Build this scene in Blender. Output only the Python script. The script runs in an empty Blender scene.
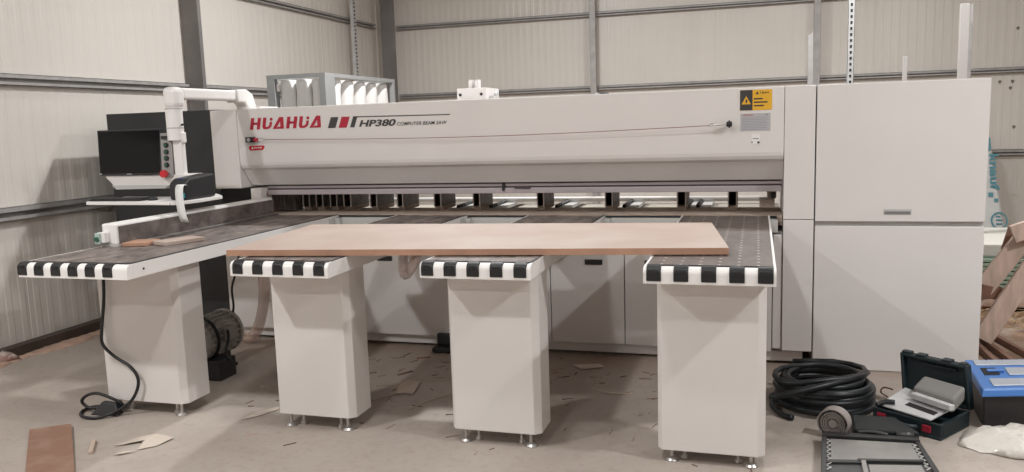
import bpy, bmesh, math, random
from mathutils import Vector, Matrix
random.seed(7)
SC = bpy.context.scene
COL = SC.collection
PI = math.pi

# ------------------------------------------------------------------ materials
def mat(name, col, rough=.5, metal=0., var=0., vscale=4., bump=0., bscale=60., col2=None, c2=(.45, .62), spec=.5, alpha=1., trans=0., emis=None, stretch=None, coat=0.):
    m = bpy.data.materials.new(name); m.use_nodes = True
    nt = m.node_tree; N = nt.nodes; Lk = nt.links
    b = N['Principled BSDF']
    b.inputs['Base Color'].default_value = (*col, 1)
    b.inputs['Roughness'].default_value = rough
    b.inputs['Metallic'].default_value = metal
    b.inputs['Specular IOR Level'].default_value = spec
    if coat: b.inputs['Coat Weight'].default_value = coat
    if alpha < 1: b.inputs['Alpha'].default_value = alpha
    if trans: b.inputs['Transmission Weight'].default_value = trans
    if emis:
        b.inputs['Emission Color'].default_value = (*emis[0], 1); b.inputs['Emission Strength'].default_value = emis[1]
    if var or col2 or bump:
        tc = N.new('ShaderNodeTexCoord'); mp = N.new('ShaderNodeMapping')
        Lk.new(tc.outputs['Object'], mp.inputs[0])
        if stretch: mp.inputs['Scale'].default_value = stretch
        if var or col2:
            nz = N.new('ShaderNodeTexNoise'); nz.inputs['Scale'].default_value = vscale; nz.inputs['Detail'].default_value = 6
            Lk.new(mp.outputs[0], nz.inputs['Vector'])
            rp = N.new('ShaderNodeValToRGB')
            Lk.new(nz.outputs['Fac'], rp.inputs[0])
            if col2:
                rp.color_ramp.elements[0].position = c2[0]; rp.color_ramp.elements[1].position = c2[1]
                rp.color_ramp.elements[0].color = (*col, 1); rp.color_ramp.elements[1].color = (*col2, 1)
            else:
                rp.color_ramp.elements[0].position = .3; rp.color_ramp.elements[1].position = .7
                rp.color_ramp.elements[0].color = (*[max(0, c * (1 - var)) for c in col], 1)
                rp.color_ramp.elements[1].color = (*[min(1, c * (1 + var)) for c in col], 1)
            Lk.new(rp.outputs[0], b.inputs['Base Color'])
        if bump:
            n2 = N.new('ShaderNodeTexNoise'); n2.inputs['Scale'].default_value = bscale; n2.inputs['Detail'].default_value = 4
            Lk.new(mp.outputs[0], n2.inputs['Vector'])
            bp = N.new('ShaderNodeBump'); bp.inputs['Strength'].default_value = bump; bp.inputs['Distance'].default_value = .01
            Lk.new(n2.outputs['Fac'], bp.inputs['Height']); Lk.new(bp.outputs[0], b.inputs['Normal'])
    return m

WHITE = mat('machine_white_paint', (.73, .69, .665), .42, var=.02, vscale=2)
WHITE2 = mat('bright_white_plastic', (.82, .79, .77), .4, var=.02)
GREYW = mat('light_grey_paint', (.50, .49, .47), .45, var=.03)
BLACK = mat('black_cabinet_paint', (.030, .030, .031), .6, var=.15, vscale=3)
RUB = mat('black_rubber', (.012, .012, .013), .42, bump=.2, bscale=200)
HOSE = mat('black_hose_rubber', (.014, .016, .018), .38, spec=.4)
SCREEN = mat('black_screen_glass', (.004, .004, .005), .12, spec=.25)
DPLAST = mat('dark_plastic', (.02, .02, .022), .5)
STEEL = mat('brushed_steel', (.55, .53, .51), .35, metal=.9, var=.08, vscale=20)
GALV = mat('galvanised_steel', (.42, .40, .39), .5, metal=.2, var=.12, vscale=12)
GALVL = mat('bright_galvanised_steel', (.62, .62, .62), .45, metal=.3, var=.1, vscale=12)
COLM = mat('grey_primer_steel', (.20, .185, .18), .6, var=.15, vscale=3)
BASEM = mat('brown_base_rail', (.075, .055, .045), .7, var=.3, vscale=5)
ALU = mat('dull_aluminium', (.40, .41, .41), .5, metal=.3, var=.05)
FABRIC = mat('white_filter_cloth', (.80, .78, .76), .9, bump=.5, bscale=9)
RED = mat('red_print', (.44, .010, .035), .5)
DGREY = mat('dark_grey_print', (.045, .042, .042), .5)
PRESS = mat('purple_tinted_aluminium', (.44, .385, .395), .4, metal=.1, var=.08, vscale=3, stretch=(.3, 8, 8))
PRESSD = mat('dark_seal_strip', (.06, .04, .05), .5)
CLAMP = mat('clamp_grey_metal', (.15, .13, .12), .55, metal=.2, var=.35, vscale=14)
CLAMPE = mat('clamp_bright_edge', (.68, .63, .60), .45, metal=.3)
DARK = mat('dark_void_steel', (.015, .013, .013), .8)
DUSTY = mat('dusty_beech_strip', (.40, .31, .25), .8, col2=(.62, .50, .41), vscale=7, stretch=(1, 8, 8))
MDF = mat('raw_mdf_face', (.42, .315, .265), .6, col2=(.47, .385, .335), vscale=2.2, c2=(.4, .7))
MDFE = mat('mdf_edge', (.40, .225, .15), .8, var=.1, vscale=10)
MDFB = mat('brown_hardboard', (.25, .135, .09), .6, col2=(.34, .22, .165), vscale=6, c2=(.5, .8))
WOOD = mat('pale_pink_timber', (.56, .42, .35), .75, var=.18, vscale=5, stretch=(6, 6, 1), bump=.2, bscale=20)
WOODD = mat('dark_timber', (.22, .12, .085), .75, var=.2, vscale=6)
GREEN = mat('green_sheet', (.30, .40, .31), .6, var=.15, vscale=5)
GREEND = mat('dark_green_gap', (.09, .12, .09), .8)
FOAM = mat('white_foam_block', (.60, .57, .52), .9, bump=.3, bscale=80)
TEAL = mat('teal_print', (.08, .25, .30), .5)
PAPER = mat('white_paper', (.75, .74, .72), .7)
PCB = mat('pc_case_black', (.02, .02, .022), .45)
GRN = mat('green_plastic', (.02, .10, .06), .4)
CYAN = mat('cyan_plastic', (.02, .32, .36), .4)
REDP = mat('red_plastic', (.55, .02, .03), .35)
PANELG = mat('grey_button_plate', (.30, .28, .27), .5)
YEL = mat('warning_yellow', (.78, .42, .03), .5)
SILV = mat('silver_label', (.47, .46, .47), .4, var=.05)
MOTOR = mat('grey_cast_motor', (.46, .44, .42), .5, metal=0., var=.3, vscale=20)
CLEARH = mat('clear_amber_hose', (.62, .44, .36), .25, alpha=.45, bump=.3, bscale=30)
BAG = mat('translucent_plastic_bag', (.62, .58, .52), .3, bump=1.0, bscale=24, coat=.4)
CASE = mat('dark_teal_case_plastic', (.007, .017, .021), .5, bump=.15, bscale=120)
CASEI = mat('case_inside_blackened', (.012, .018, .02), .6)
BLUE = mat('blue_lid_plastic', (.07, .20, .52), .4)
CLEARL = mat('clear_lid_window', (.50, .54, .60), .25, alpha=.85)
ORG = mat('smoky_grey_plastic', (.055, .055, .053), .35, var=.15, vscale=12)
ORGL = mat('smoky_clear_lid', (.27, .255, .24), .3, alpha=.9, var=.12, vscale=9)
WEB = mat('grey_abrasive_webbing', (.33, .29, .27), .7, var=.1)
SCRAP = mat('paper_scrap', (.55, .47, .40), .9)
STRAP = mat('tan_plastic_strap', (.50, .39, .31), .6)
RAG = mat('pale_rag', (.55, .46, .42), .9, col2=(.30, .16, .13), vscale=14, bump=.6, bscale=20)
SAW = mat('sawdust', (.46, .31, .235), 1., var=.2, vscale=9)
STRAW = mat('straw', (.50, .35, .22), .8, var=.25, vscale=9)
CEIL = mat('ceiling_sheet', (.55, .53, .50), .6, var=.03)

# table surface: dusty dark laminate with tiny air dots
def laminate(name, base, dust, lo, hi, dots=True):
    m = bpy.data.materials.new(name); m.use_nodes = True
    nt = m.node_tree; N = nt.nodes; Lk = nt.links; b = N['Principled BSDF']
    tc = N.new('ShaderNodeTexCoord')
    nz = N.new('ShaderNodeTexNoise'); nz.inputs['Scale'].default_value = 7; nz.inputs['Detail'].default_value = 10; nz.inputs['Roughness'].default_value = .8; nz.inputs['Distortion'].default_value = .5
    mp = N.new('ShaderNodeMapping'); mp.inputs['Scale'].default_value = (1.6, .7, 1)
    Lk.new(tc.outputs['Object'], mp.inputs[0]); Lk.new(mp.outputs[0], nz.inputs['Vector'])
    rp = N.new('ShaderNodeValToRGB'); rp.color_ramp.elements[0].position = lo; rp.color_ramp.elements[1].position = hi
    rp.color_ramp.elements[0].color = (*base, 1); rp.color_ramp.elements[1].color = (*dust, 1)
    Lk.new(nz.outputs['Fac'], rp.inputs[0])
    out = rp.outputs[0]
    if dots:
        # regular grid of small pale air nozzles: distance to the nearest grid point
        s = N.new('ShaderNodeVectorMath'); s.operation = 'SCALE'; s.inputs['Scale'].default_value = 1 / .085
        Lk.new(tc.outputs['Object'], s.inputs[0])
        fr = N.new('ShaderNodeVectorMath'); fr.operation = 'FRACTION'; Lk.new(s.outputs[0], fr.inputs[0])
        sb = N.new('ShaderNodeVectorMath'); sb.operation = 'SUBTRACT'; sb.inputs[1].default_value = (.5, .5, 0); Lk.new(fr.outputs[0], sb.inputs[0])
        ml = N.new('ShaderNodeVectorMath'); ml.operation = 'MULTIPLY'; ml.inputs[1].default_value = (1, 1, 0); Lk.new(sb.outputs[0], ml.inputs[0])
        ln = N.new('ShaderNodeVectorMath'); ln.operation = 'LENGTH'; Lk.new(ml.outputs[0], ln.inputs[0])
        lt = N.new('ShaderNodeMath'); lt.operation = 'LESS_THAN'; lt.inputs[1].default_value = .085; Lk.new(ln.outputs['Value'], lt.inputs[0])
        mx = N.new('ShaderNodeMix'); mx.data_type = 'RGBA'
        Lk.new(lt.outputs[0], mx.inputs['Factor']); Lk.new(rp.outputs[0], mx.inputs['A']); mx.inputs['B'].default_value = (.55, .50, .46, 1)
        out = mx.outputs['Result']
    Lk.new(out, b.inputs['Base Color']); b.inputs['Roughness'].default_value = .5
    return m
LAM = laminate('dusty_black_laminate', (.060, .048, .044), (.40, .33, .295), .40, .74, dots=False)
LAM4 = laminate('dusty_grey_laminate', (.075, .058, .050), (.20, .158, .137), .35, .75)
FELT = laminate('dusty_dark_felt', (.07, .058, .055), (.27, .225, .205), .38, .72, dots=False)

# concrete floor
def concrete():
    m = bpy.data.materials.new('dusty_concrete'); m.use_nodes = True
    nt = m.node_tree; N = nt.nodes; Lk = nt.links; b = N['Principled BSDF']
    tc = N.new('ShaderNodeTexCoord')
    def noise(sc, det, rough=.6, dist=0):
        n = N.new('ShaderNodeTexNoise'); n.inputs['Scale'].default_value = sc; n.inputs['Detail'].default_value = det
        n.inputs['Roughness'].default_value = rough; n.inputs['Distortion'].default_value = dist
        Lk.new(tc.outputs['Object'], n.inputs['Vector']); return n
    a = noise(.8, 8, .65, .6); r1 = N.new('ShaderNodeValToRGB')
    r1.color_ramp.elements[0].position = .3; r1.color_ramp.elements[1].position = .7
    r1.color_ramp.elements[0].color = (.34, .285, .245, 1); r1.color_ramp.elements[1].color = (.43, .375, .33, 1)
    Lk.new(a.outputs['Fac'], r1.inputs[0])
    # sawdust settled by and below the machine, its brown darkened to paint shade there
    sx = N.new('ShaderNodeSeparateXYZ'); Lk.new(tc.outputs['Object'], sx.inputs[0])
    mr = N.new('ShaderNodeMapRange'); mr.inputs['From Min'].default_value = 3.75; mr.inputs['From Max'].default_value = 4.8; Lk.new(sx.outputs['Y'], mr.inputs['Value'])
    c = noise(2.2, 8, .7, 1.0); ad = N.new('ShaderNodeMath'); ad.operation = 'MULTIPLY_ADD'
    Lk.new(c.outputs['Fac'], ad.inputs[0]); ad.inputs[1].default_value = 1.0; ad.inputs[2].default_value = -.28
    mu = N.new('ShaderNodeMath'); mu.operation = 'MULTIPLY'; mu.use_clamp = True
    Lk.new(ad.outputs[0], mu.inputs[0]); Lk.new(mr.outputs[0], mu.inputs[1])
    mm = N.new('ShaderNodeMath'); mm.operation = 'MULTIPLY'; mm.use_clamp = True; mm.inputs[1].default_value = 3.6; Lk.new(mu.outputs[0], mm.inputs[0])
    mx = N.new('ShaderNodeMix'); mx.data_type = 'RGBA'; Lk.new(mm.outputs[0], mx.inputs['Factor'])
    Lk.new(r1.outputs[0], mx.inputs['A']); mx.inputs['B'].default_value = (.27, .165, .11, 1)
    # fine speckle
    d = noise(22, 6, .7); r2 = N.new('ShaderNodeValToRGB'); r2.color_ramp.elements[0].position = .30; r2.color_ramp.elements[1].position = .5
    r2.color_ramp.elements[0].color = (.87, .85, .83, 1); r2.color_ramp.elements[1].color = (1, 1, 1, 1); Lk.new(d.outputs['Fac'], r2.inputs[0])
    m2 = N.new('ShaderNodeMix'); m2.data_type = 'RGBA'; m2.blend_type = 'MULTIPLY'; m2.inputs['Factor'].default_value = 1
    Lk.new(mx.outputs['Result'], m2.inputs['A']); Lk.new(r2.outputs[0], m2.inputs['B'])
    Lk.new(m2.outputs['Result'], b.inputs['Base Color'])
    b.inputs['Roughness'].default_value = .62
    bp = N.new('ShaderNodeBump'); bp.inputs['Strength'].default_value = .15; bp.inputs['Distance'].default_value = .01
    Lk.new(d.outputs['Fac'], bp.inputs['Height']); Lk.new(bp.outputs[0], b.inputs['Normal'])
    return m
CONC = concrete()
WALL = mat('warm_white_wall_sheet', (.74, .695, .64), .33, var=.04, vscale=.7, spec=.6)

# ------------------------------------------------------------------ mesh builder
ORG_ = {}
class MB:
    def __init__(s): s.bm = bmesh.new(); s.mi = 0; s.xf = None
    def _f(s, vs, fs):
        v = [s.bm.verts.new(s.xf @ Vector(p) if s.xf else Vector(p)) for p in vs]
        for f in fs:
            try: q = s.bm.faces.new([v[i] for i in f]); q.material_index = s.mi
            except ValueError: pass
        return v
    def box(s, x0, x1, y0, y1, z0, z1):
        x0, x1 = sorted((x0, x1)); y0, y1 = sorted((y0, y1)); z0, z1 = sorted((z0, z1))
        s._f([(x0,y0,z0),(x1,y0,z0),(x1,y1,z0),(x0,y1,z0),(x0,y0,z1),(x1,y0,z1),(x1,y1,z1),(x0,y1,z1)],
             [(0,3,2,1),(4,5,6,7),(0,1,5,4),(1,2,6,5),(2,3,7,6),(3,0,4,7)]); return s
    def prism(s, pts, axis, a, b):
        # pts 2-D outline; axis 'x': (y,z), 'y': (x,z), 'z': (x,y)
        def P(p, t): return {'x': (t, p[0], p[1]), 'y': (p[0], t, p[1]), 'z': (p[0], p[1], t)}[axis]
        n = len(pts); vs = [P(p, a) for p in pts] + [P(p, b) for p in pts]
        s._f(vs, [tuple(range(n))[::-1], tuple(range(n, 2*n))] + [(i, (i+1) % n, n+(i+1) % n, n+i) for i in range(n)]); return s
    def hexa(s, b4, t4):
        s._f(list(b4)+list(t4), [(0,3,2,1),(4,5,6,7),(0,1,5,4),(1,2,6,5),(2,3,7,6),(3,0,4,7)]); return s
    def quad(s, *p): s._f(p, [tuple(range(len(p)))]); return s
    def cyl(s, p0, p1, r, seg=16, r1=None, caps=True):
        p0, p1 = Vector(p0), Vector(p1); d = (p1-p0).normalized(); r1 = r if r1 is None else r1
        u = d.orthogonal().normalized(); w = d.cross(u); vs = []
        for k in range(seg):
            a = 2*PI*k/seg; vs.append(p0+(u*math.cos(a)+w*math.sin(a))*r)
        for k in range(seg):
            a = 2*PI*k/seg; vs.append(p1+(u*math.cos(a)+w*math.sin(a))*r1)
        fs = [(k, (k+1) % seg, seg+(k+1) % seg, seg+k) for k in range(seg)]
        if caps: fs += [tuple(range(seg))[::-1], tuple(range(seg, 2*seg))]
        s._f(vs, fs); return s
    def tube(s, pts, r, seg=10, closed=False, smooth=4):
        P = [Vector(p) for p in pts]
        if smooth > 1 and len(P) > 2:
            Q = []; n = len(P)
            rng = n if closed else n-1
            for i in range(rng):
                a = P[(i-1) % n] if (closed or i > 0) else P[i]; b = P[i]; c = P[(i+1) % n]
                d = P[(i+2) % n] if (closed or i+2 < n) else c
                for k in range(smooth):
                    t = k/smooth
                    Q.append(.5*((2*b)+(c-a)*t+(2*a-5*b+4*c-d)*t*t+(3*b-3*c+d-a)*t**3))
            if not closed: Q.append(P[-1])
            P = Q
        n = len(P); rings = []; u = None
        for i in range(n):
            a = P[(i-1) % n] if (closed or i > 0) else P[i]; c = P[(i+1) % n] if (closed or i < n-1) else P[i]
            d = (c-a).normalized()
            u = d.orthogonal().normalized() if u is None else (u-d*u.dot(d)).normalized()
            w = d.cross(u)
            rings.append([s.bm.verts.new((s.xf @ q if s.xf else q)) for q in [P[i]+(u*math.cos(2*PI*k/seg)+w*math.sin(2*PI*k/seg))*r for k in range(seg)]])
        for i in range(n if closed else n-1):
            A, B = rings[i], rings[(i+1) % n]
            for k in range(seg):
                f = s.bm.faces.new((A[k], A[(k+1) % seg], B[(k+1) % seg], B[k])); f.material_index = s.mi
        if not closed:
            for R_, rev in ((rings[0], True), (rings[-1], False)):
                f = s.bm.faces.new(R_[::-1] if rev else R_); f.material_index = s.mi
        return s
    def lathe(s, c, prof, seg=20, axis='z'):
        c = Vector(c); rings = []
        for r, h in prof:
            ring = []
            for k in range(seg):
                a = 2*PI*k/seg; x, y = r*math.cos(a), r*math.sin(a)
                p = {'z': (x, y, h), 'x': (h, x, y), 'y': (x, h, y)}[axis]
                q = c+Vector(p); ring.append(s.bm.verts.new(s.xf @ q if s.xf else q))
            rings.append(ring)
        for A, B in zip(rings, rings[1:]):
            for k in range(seg):
                f = s.bm.faces.new((A[k], A[(k+1) % seg], B[(k+1) % seg], B[k])); f.material_index = s.mi
        for ring in (rings[0][::-1], rings[-1]):
            if (ring[0].co-ring[len(ring)//2].co).length > 1e-6: f = s.bm.faces.new(ring); f.material_index = s.mi
        return s
    def build(s, name, m, parent=None, bevel=0., smooth=False, seg=2, thick=0.):
        bmesh.ops.recalc_face_normals(s.bm, faces=s.bm.faces[:])
        org = ORG_.get(parent.name, Vector()) if parent else None
        if org is None:
            # a top-level mesh: origin at the middle of its base
            xs = [v.co for v in s.bm.verts]
            org = Vector(((min(v.x for v in xs)+max(v.x for v in xs))/2, (min(v.y for v in xs)+max(v.y for v in xs))/2, min(v.z for v in xs)))
            top = True
        else: top = False
        for v in s.bm.verts: v.co -= org
        me = bpy.data.meshes.new(name); s.bm.to_mesh(me); s.bm.free()
        for q in (m if isinstance(m, (list, tuple)) else [m]): me.materials.append(q)
        o = bpy.data.objects.new(name, me); COL.objects.link(o)
        if parent: o.parent = parent
        if top: o.location = org
        ORG_[o.name] = org.copy()
        if smooth:
            for p in me.polygons: p.use_smooth = True
        if bevel:
            b = o.modifiers.new('bevel', 'BEVEL'); b.width = bevel; b.segments = seg; b.limit_method = 'ANGLE'; b.angle_limit = .7
        if thick:
            q = o.modifiers.new('solid', 'SOLIDIFY'); q.thickness = thick; q.offset = 0
        return o
def thing(name, label, cat, loc, group=None):
    o = bpy.data.objects.new(name, None); COL.objects.link(o); o.location = loc; o.empty_display_size = .1
    ORG_[o.name] = Vector(loc); o['label'] = label; o['category'] = cat
    if group: o['group'] = group
    return o
def tag(o, label, cat, group=None, kind=None):
    o['label'] = label; o['category'] = cat
    if group: o['group'] = group
    if kind: o['kind'] = kind
    return o
def struct(o): o['kind'] = 'structure'; return o
def sub(o, label): o['label'] = label; return o
def copytree(root, delta, label):
    r = root.copy(); COL.objects.link(r); r.location = root.location+Vector(delta); r['label'] = label
    for ch in list(root.children):
        c = ch.copy(); COL.objects.link(c); c.parent = r
        for g in list(ch.children):
            d = g.copy(); COL.objects.link(d); d.parent = c
    return r
def text_obj(name, body, h, width, p0, m, parent, shear=0., bold=0., ydir='front', rot=0., depth=.001):
    """text lying in an XZ plane facing -Y; p0 is its lower left corner; scaled to (width, h)"""
    cu = bpy.data.curves.new(name, 'FONT'); cu.body = body; cu.size = 1; cu.shear = shear; cu.offset = bold; cu.extrude = 0
    tmp = bpy.data.objects.new('tmp', cu); COL.objects.link(tmp)
    dg = bpy.context.evaluated_depsgraph_get(); me0 = bpy.data.meshes.new_from_object(tmp.evaluated_get(dg))
    bpy.data.objects.remove(tmp)
    xs = [v.co.x for v in me0.vertices]; ys = [v.co.y for v in me0.vertices]
    x0, x1, y0, y1 = min(xs), max(xs), min(ys), max(ys)
    org = ORG_.get(parent.name, Vector())
    for v in me0.vertices:
        u, w = (v.co.x-x0)/(x1-x0)*width, (v.co.y-y0)/(y1-y0)*h
        c, s_ = math.cos(rot), math.sin(rot)
        v.co = Vector((p0[0]+u*c-w*s_, p0[1], p0[2]+u*s_+w*c))-org
    me0.name = name; me0.materials.clear(); me0.materials.append(m)
    o = bpy.data.objects.new(name, me0); COL.objects.link(o); o.parent = parent; ORG_[o.name] = org
    return o

# ------------------------------------------------------------------ room
XL, YB, XR, YF, ZC = -5.56, 11.6, 9.0, -9.0, 6.2
struct(MB().box(XL-.2, XR+.2, YF-.2, YB+.2, -.1, 0).build('floor', CONC))
struct(MB().box(XL-.2, XR+.2, YF-.2, YB+.2, ZC, ZC+.1).build('ceiling', CEIL))
def ribbed(a, b, pitch, seam):
    """profile points (s, depth) of lightly ribbed cladding between a and b"""
    pts = []; s = a; k = 0
    while s < b-pitch:
        d = .0018
        if k % seam == 0: pts += [(s, 0), (s+.002, -.002), (s+.006, -.002), (s+.008, 0)]; s0 = s+.008
        else: pts += [(s, 0)]; s0 = s
        pts += [(s0+pitch*.35, 0), (s0+pitch*.45, d), (s0+pitch*.80, d), (s0+pitch*.90, 0)]
        s += pitch; k += 1
    pts.append((b, 0)); return pts
def wall_from(prof, f, thick):
    m = MB(); n = len(prof)
    vs = [f(s, d) for s, d in prof]
    pts = vs+[f(prof[-1][0], -thick), f(prof[0][0], -thick)]
    m.prism(pts, 'z', 0, ZC); return m
struct(wall_from(ribbed(YF, YB, .125, 8), lambda s, d: (XL+d, s), .12).build('wall_left', WALL))
struct(wall_from(ribbed(XL-.0, XR, .1, 10), lambda s, d: (s, YB-d), .12).build('wall_back', WALL))
struct(MB().box(XR, XR+.12, YF, YB, 0, ZC).build('wall_right', WALL))
struct(MB().box(XL, XR, YF-.12, YF, 0, ZC).build('wall_front', WALL))
# purlins (C sections) on the left and back walls
n = 1
for zt, hh, pr in ((2.165, .088, .045), (3.205, .070, .045), (1.145, .105, .050)):
    c = MB(); x = XL+.006; l = hh*.36
    c.box(x, x+.004, YF, 11.5, zt-hh, zt); c.box(x, x+pr, YF, 11.5, zt-.004, zt); c.box(x+pr-.004, x+pr, YF, 11.5, zt-l, zt)
    c.box(x, x+pr, YF, 11.5, zt-hh, zt-hh+.004); c.box(x+pr-.004, x+pr, YF, 11.5, zt-hh, zt-hh+l*.8)
    struct(c.build('trim_%d' % n, GALV)); n += 1
for zt, hh in ((3.165, .062), (2.152, .065), (1.145, .075)):
    c = MB(); y = YB-.006; x0 = -5.2; x1 = XR; l = hh*.42
    c.box(x0, x1, y-.004, y, zt-hh, zt); c.box(x0, x1, y-.06, y, zt-.004, zt); c.box(x0, x1, y-.06, y-.056, zt-l, zt)
    c.box(x0, x1, y-.06, y, zt-hh, zt-hh+.004); c.box(x0, x1, y-.06, y-.056, zt-hh, zt-hh+l*.8)
    struct(c.build('trim_%d' % n, GALV)); n += 1
# columns: I sections
def ibeam(x0, x1, y0, y1, axis, m, t=.012):
    global n
    c = MB()
    if axis == 'x':   # web runs in x
        c.box(x0, x0+t, y0, y1, 0, ZC); c.box(x1-t, x1, y0, y1, 0, ZC); c.box(x0, x1, (y0+y1)/2-t/2, (y0+y1)/2+t/2, 0, ZC)
    else:
        c.box(x0, x1, y0, y0+t, 0, ZC); c.box(x0, x1, y1-t, y1, 0, ZC); c.box((x0+x1)/2-t/2, (x0+x1)/2+t/2, y0, y1, 0, ZC)
    o = struct(c.build('trim_%d' % n, m)); n += 1; return o
struct(MB().box(-5.535, -5.345, 7.12, 7.17, 0, ZC).build('trim_%d' % n, COLM, bevel=.004)); n += 1
struct(MB().box(-5.33, -5.125, 11.28, 11.34, 0, ZC).build('trim_%d' % n, COLM, bevel=.004)); n += 1
for xa in (-2.235, .69):
    c = MB(); c.box(xa, xa+.08, YB-.19, YB-.08, 0, ZC); struct(c.build('trim_%d' % n, GALV, bevel=.004)); n += 1
# base rail at foot of left wall and the sawdust line beside it
c = MB(); c.box(XL+.004, XL+.10, YF, 11.1, .0, .075); struct(c.build('baseboard_left', BASEM)); 
c = MB(); c.box(-5.1, XR, YB-.10, YB-.006, 0, .075); struct(c.build('baseboard_back', BASEM))

# ------------------------------------------------------------------ beam saw
saw = thing('beam_saw', 'long white computer beam saw with red lettering, tall cabinet at its right end', 'saw machine', (-1.6, 6.3, 0))
YM = 5.56; ZT = 1.84; YR = 6.95; YB2 = 6.42
# beam cover: flat face with an undercut lower edge
o = MB().prism([(YM+.030, 1.362), (YM+.006, 1.380), (YM-.006, 1.402), (YM-.01, 1.425), (YM-.01, ZT), (YB2, ZT), (YB2, 1.245), (5.68, 1.237)], 'x', -3.89, .166).build('beam_cover', WHITE, saw, bevel=.006, seg=3)
o = MB().box(-4.13, -3.892, YM-.012, YB2, 1.222, ZT-.004).build('end_cover', WHITE, saw, bevel=.006)
MB().box(-5.195, -4.135, 5.62, 6.5, .10, 1.845).build('side_cabinet', BLACK, saw, bevel=.004)
# right tall cabinet
MB().box(.168, .354, YM-.012, YR, .988, ZT).build('upper_filler_panel', WHITE, saw, bevel=.003)
MB().box(.168, .354, YM-.012, YR, .11, .984).build('lower_filler_panel', WHITE, saw, bevel=.003)
body = MB().box(.360, 1.335, YM+.02, YR, .003, ZT-.004).build('cabinet_body', GREYW, saw, bevel=.003)
ud = MB().box(.362, 1.335, YM-.012, YM+.018, .975, ZT).build('cabinet_door', WHITE, saw, bevel=.004)
sub(ud, 'upper door with a recessed pull')
h = MB(); h.box(.764, .925, YM-.0135, YM-.0115, 1.018, 1.053)
h.build('door_pull', GREYW, ud); 
h = MB(); h.box(.770, .919, YM-.0150, YM-.0137, 1.021, 1.040); h.build('pull_recess_shade', mat('pull_shadow_grey', (.20, .19, .185), .6), ud)  # thin dark strip paints the shade inside the pull
sub(MB().box(.362, 1.335, YM-.012, YM+.018, .003, .945).build('cabinet_door', WHITE, saw, bevel=.004), 'plain lower door')
# lower machine front
MB().box(-4.10, .165, YM+.04, YB2, .10, .90).build('base_frame', GREYW, saw)
edges = [-4.10, -2.90, -1.405, -.875, .105]
for a, b in zip(edges, edges[1:]):
    p = MB().box(a+.003, b-.003, YM, YM+.038, .095, .885).build('access_panel', WHITE, saw, bevel=.003)
    hx = {-2.90: -2.757, -1.405: -1.152, -.875: -.735}.get(a)
    if hx is not None:
        MB().box(hx, hx+.125, YM-.006, YM+.004, .662, .700).build('slot_handle', DPLAST, p, bevel=.004)
MB().box(.108, .164, YM, YM+.038, .12, .885).build('access_panel', WHITE, saw, bevel=.003)
MB().box(-4.10, .30, YM+.05, YM+.09, .022, .090).build('plinth', WHITE, saw)
for x in (-3.4, -2.3, -1.08, -.62, .10, .29, .5, 1.2):
    MB().cyl((x, YM+.12, 0), (x, YM+.12, .12), .022, 12).build('foot', STEEL, saw)
# fixed strip under the pressure beam
MB().box(-4.10, .165, 5.67, 6.16, .93, 1.0).build('work_strip', DUSTY, saw, bevel=.003)
MB().box(-4.10, .13, 5.655, 5.668, .955, .998).build('dark_edge_strip', DPLAST, saw)
# pressure beam
MB().box(-3.76, .16, 5.70, 5.78, 1.156, 1.196).box(-3.76, .16, 5.705, 5.78, 1.207, 1.228).build('pressure_beam', PRESS, saw, bevel=.004)
pb = MB().box(-3.76, .16, 5.712, 5.76, 1.196, 1.207).build('seal_strip', PRESSD, saw)
MB().box(-3.76, .16, 5.715, 5.76, 1.228, 1.236).build('seal_strip', PRESSD, saw)
MB().box(-1.785, -1.765, 5.690, 5.712, 1.176, 1.228).build('joint_bracket', DPLAST, saw)
MB().cyl((-1.69, 5.695, 1.20), (-1.57, 5.695, 1.198), .008, 8).build('air_fitting', PRESSD, saw)
# far side of the opening: back panel, guide rod, dark trough
MB().box(-3.9, .20, 6.90, 6.94, 1.055, 1.24).build('rear_panel', WHITE, saw)
MB().cyl((-3.6, 6.60, 1.024), (.12, 6.60, 1.024), .021, 14).build('guide_rod', WHITE2, saw, smooth=True)
MB().box(-4.0, .20, 6.18, 6.90, .93, .955).build('rear_trough', mat('trough_grey_green', (.30, .27, .23), .8, var=.2), saw)
# clamps
CX = [(-3.61, -3.548), (-3.489, -3.424), (-3.359, -3.295), (-3.236, -3.168), (-2.997, -2.935), (-2.759, -2.707), (-2.441, -2.381), (-2.114, -2.057), (-1.599, -1.544), (-1.077, -1.02), (-.551, -.487), (-.194, -.132)]
for a, b in CX:
    m = MB(); t = .004
    m.box(a, a+t, 5.98, 6.30, 1.03, 1.155); m.box(b-t, b, 5.98, 6.30, 1.03, 1.155)
    m.box(a+t, b-t, 6.00, 6.30, 1.13, 1.155)
    cl = m.build('clamp', CLAMP, saw)
    MB().box(a-.001, a+.007, 5.974, 5.982, 1.028, 1.157).box(b-.007, b+.001, 5.974, 5.982, 1.028, 1.157).build('clamp_edge', CLAMPE, cl)
    MB().box(a+t, b-t, 6.10, 6.14, 1.03, 1.13).build('clamp_jaw', DARK, cl)
    MB().box(a, b, 6.0, 6.30, 1.0, 1.03).build('clamp_shoe', DUSTY, cl)
# roller rails running away behind the cut line
for x in (-2.30, -2.02, -1.48, -.95, -.48, -.40):
    m = MB(); m.box(x, x+.075, 6.18, 6.88, .975, 1.0)
    r = m.build('roller_rail', GREYW, saw)
    q = MB()
    for k in range(11): q.cyl((x-.030, 6.20+k*.062, 1.0), (x-.004, 6.20+k*.062, 1.0), .022, 10)
    q.build('roller_row', RUB, r)
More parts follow.
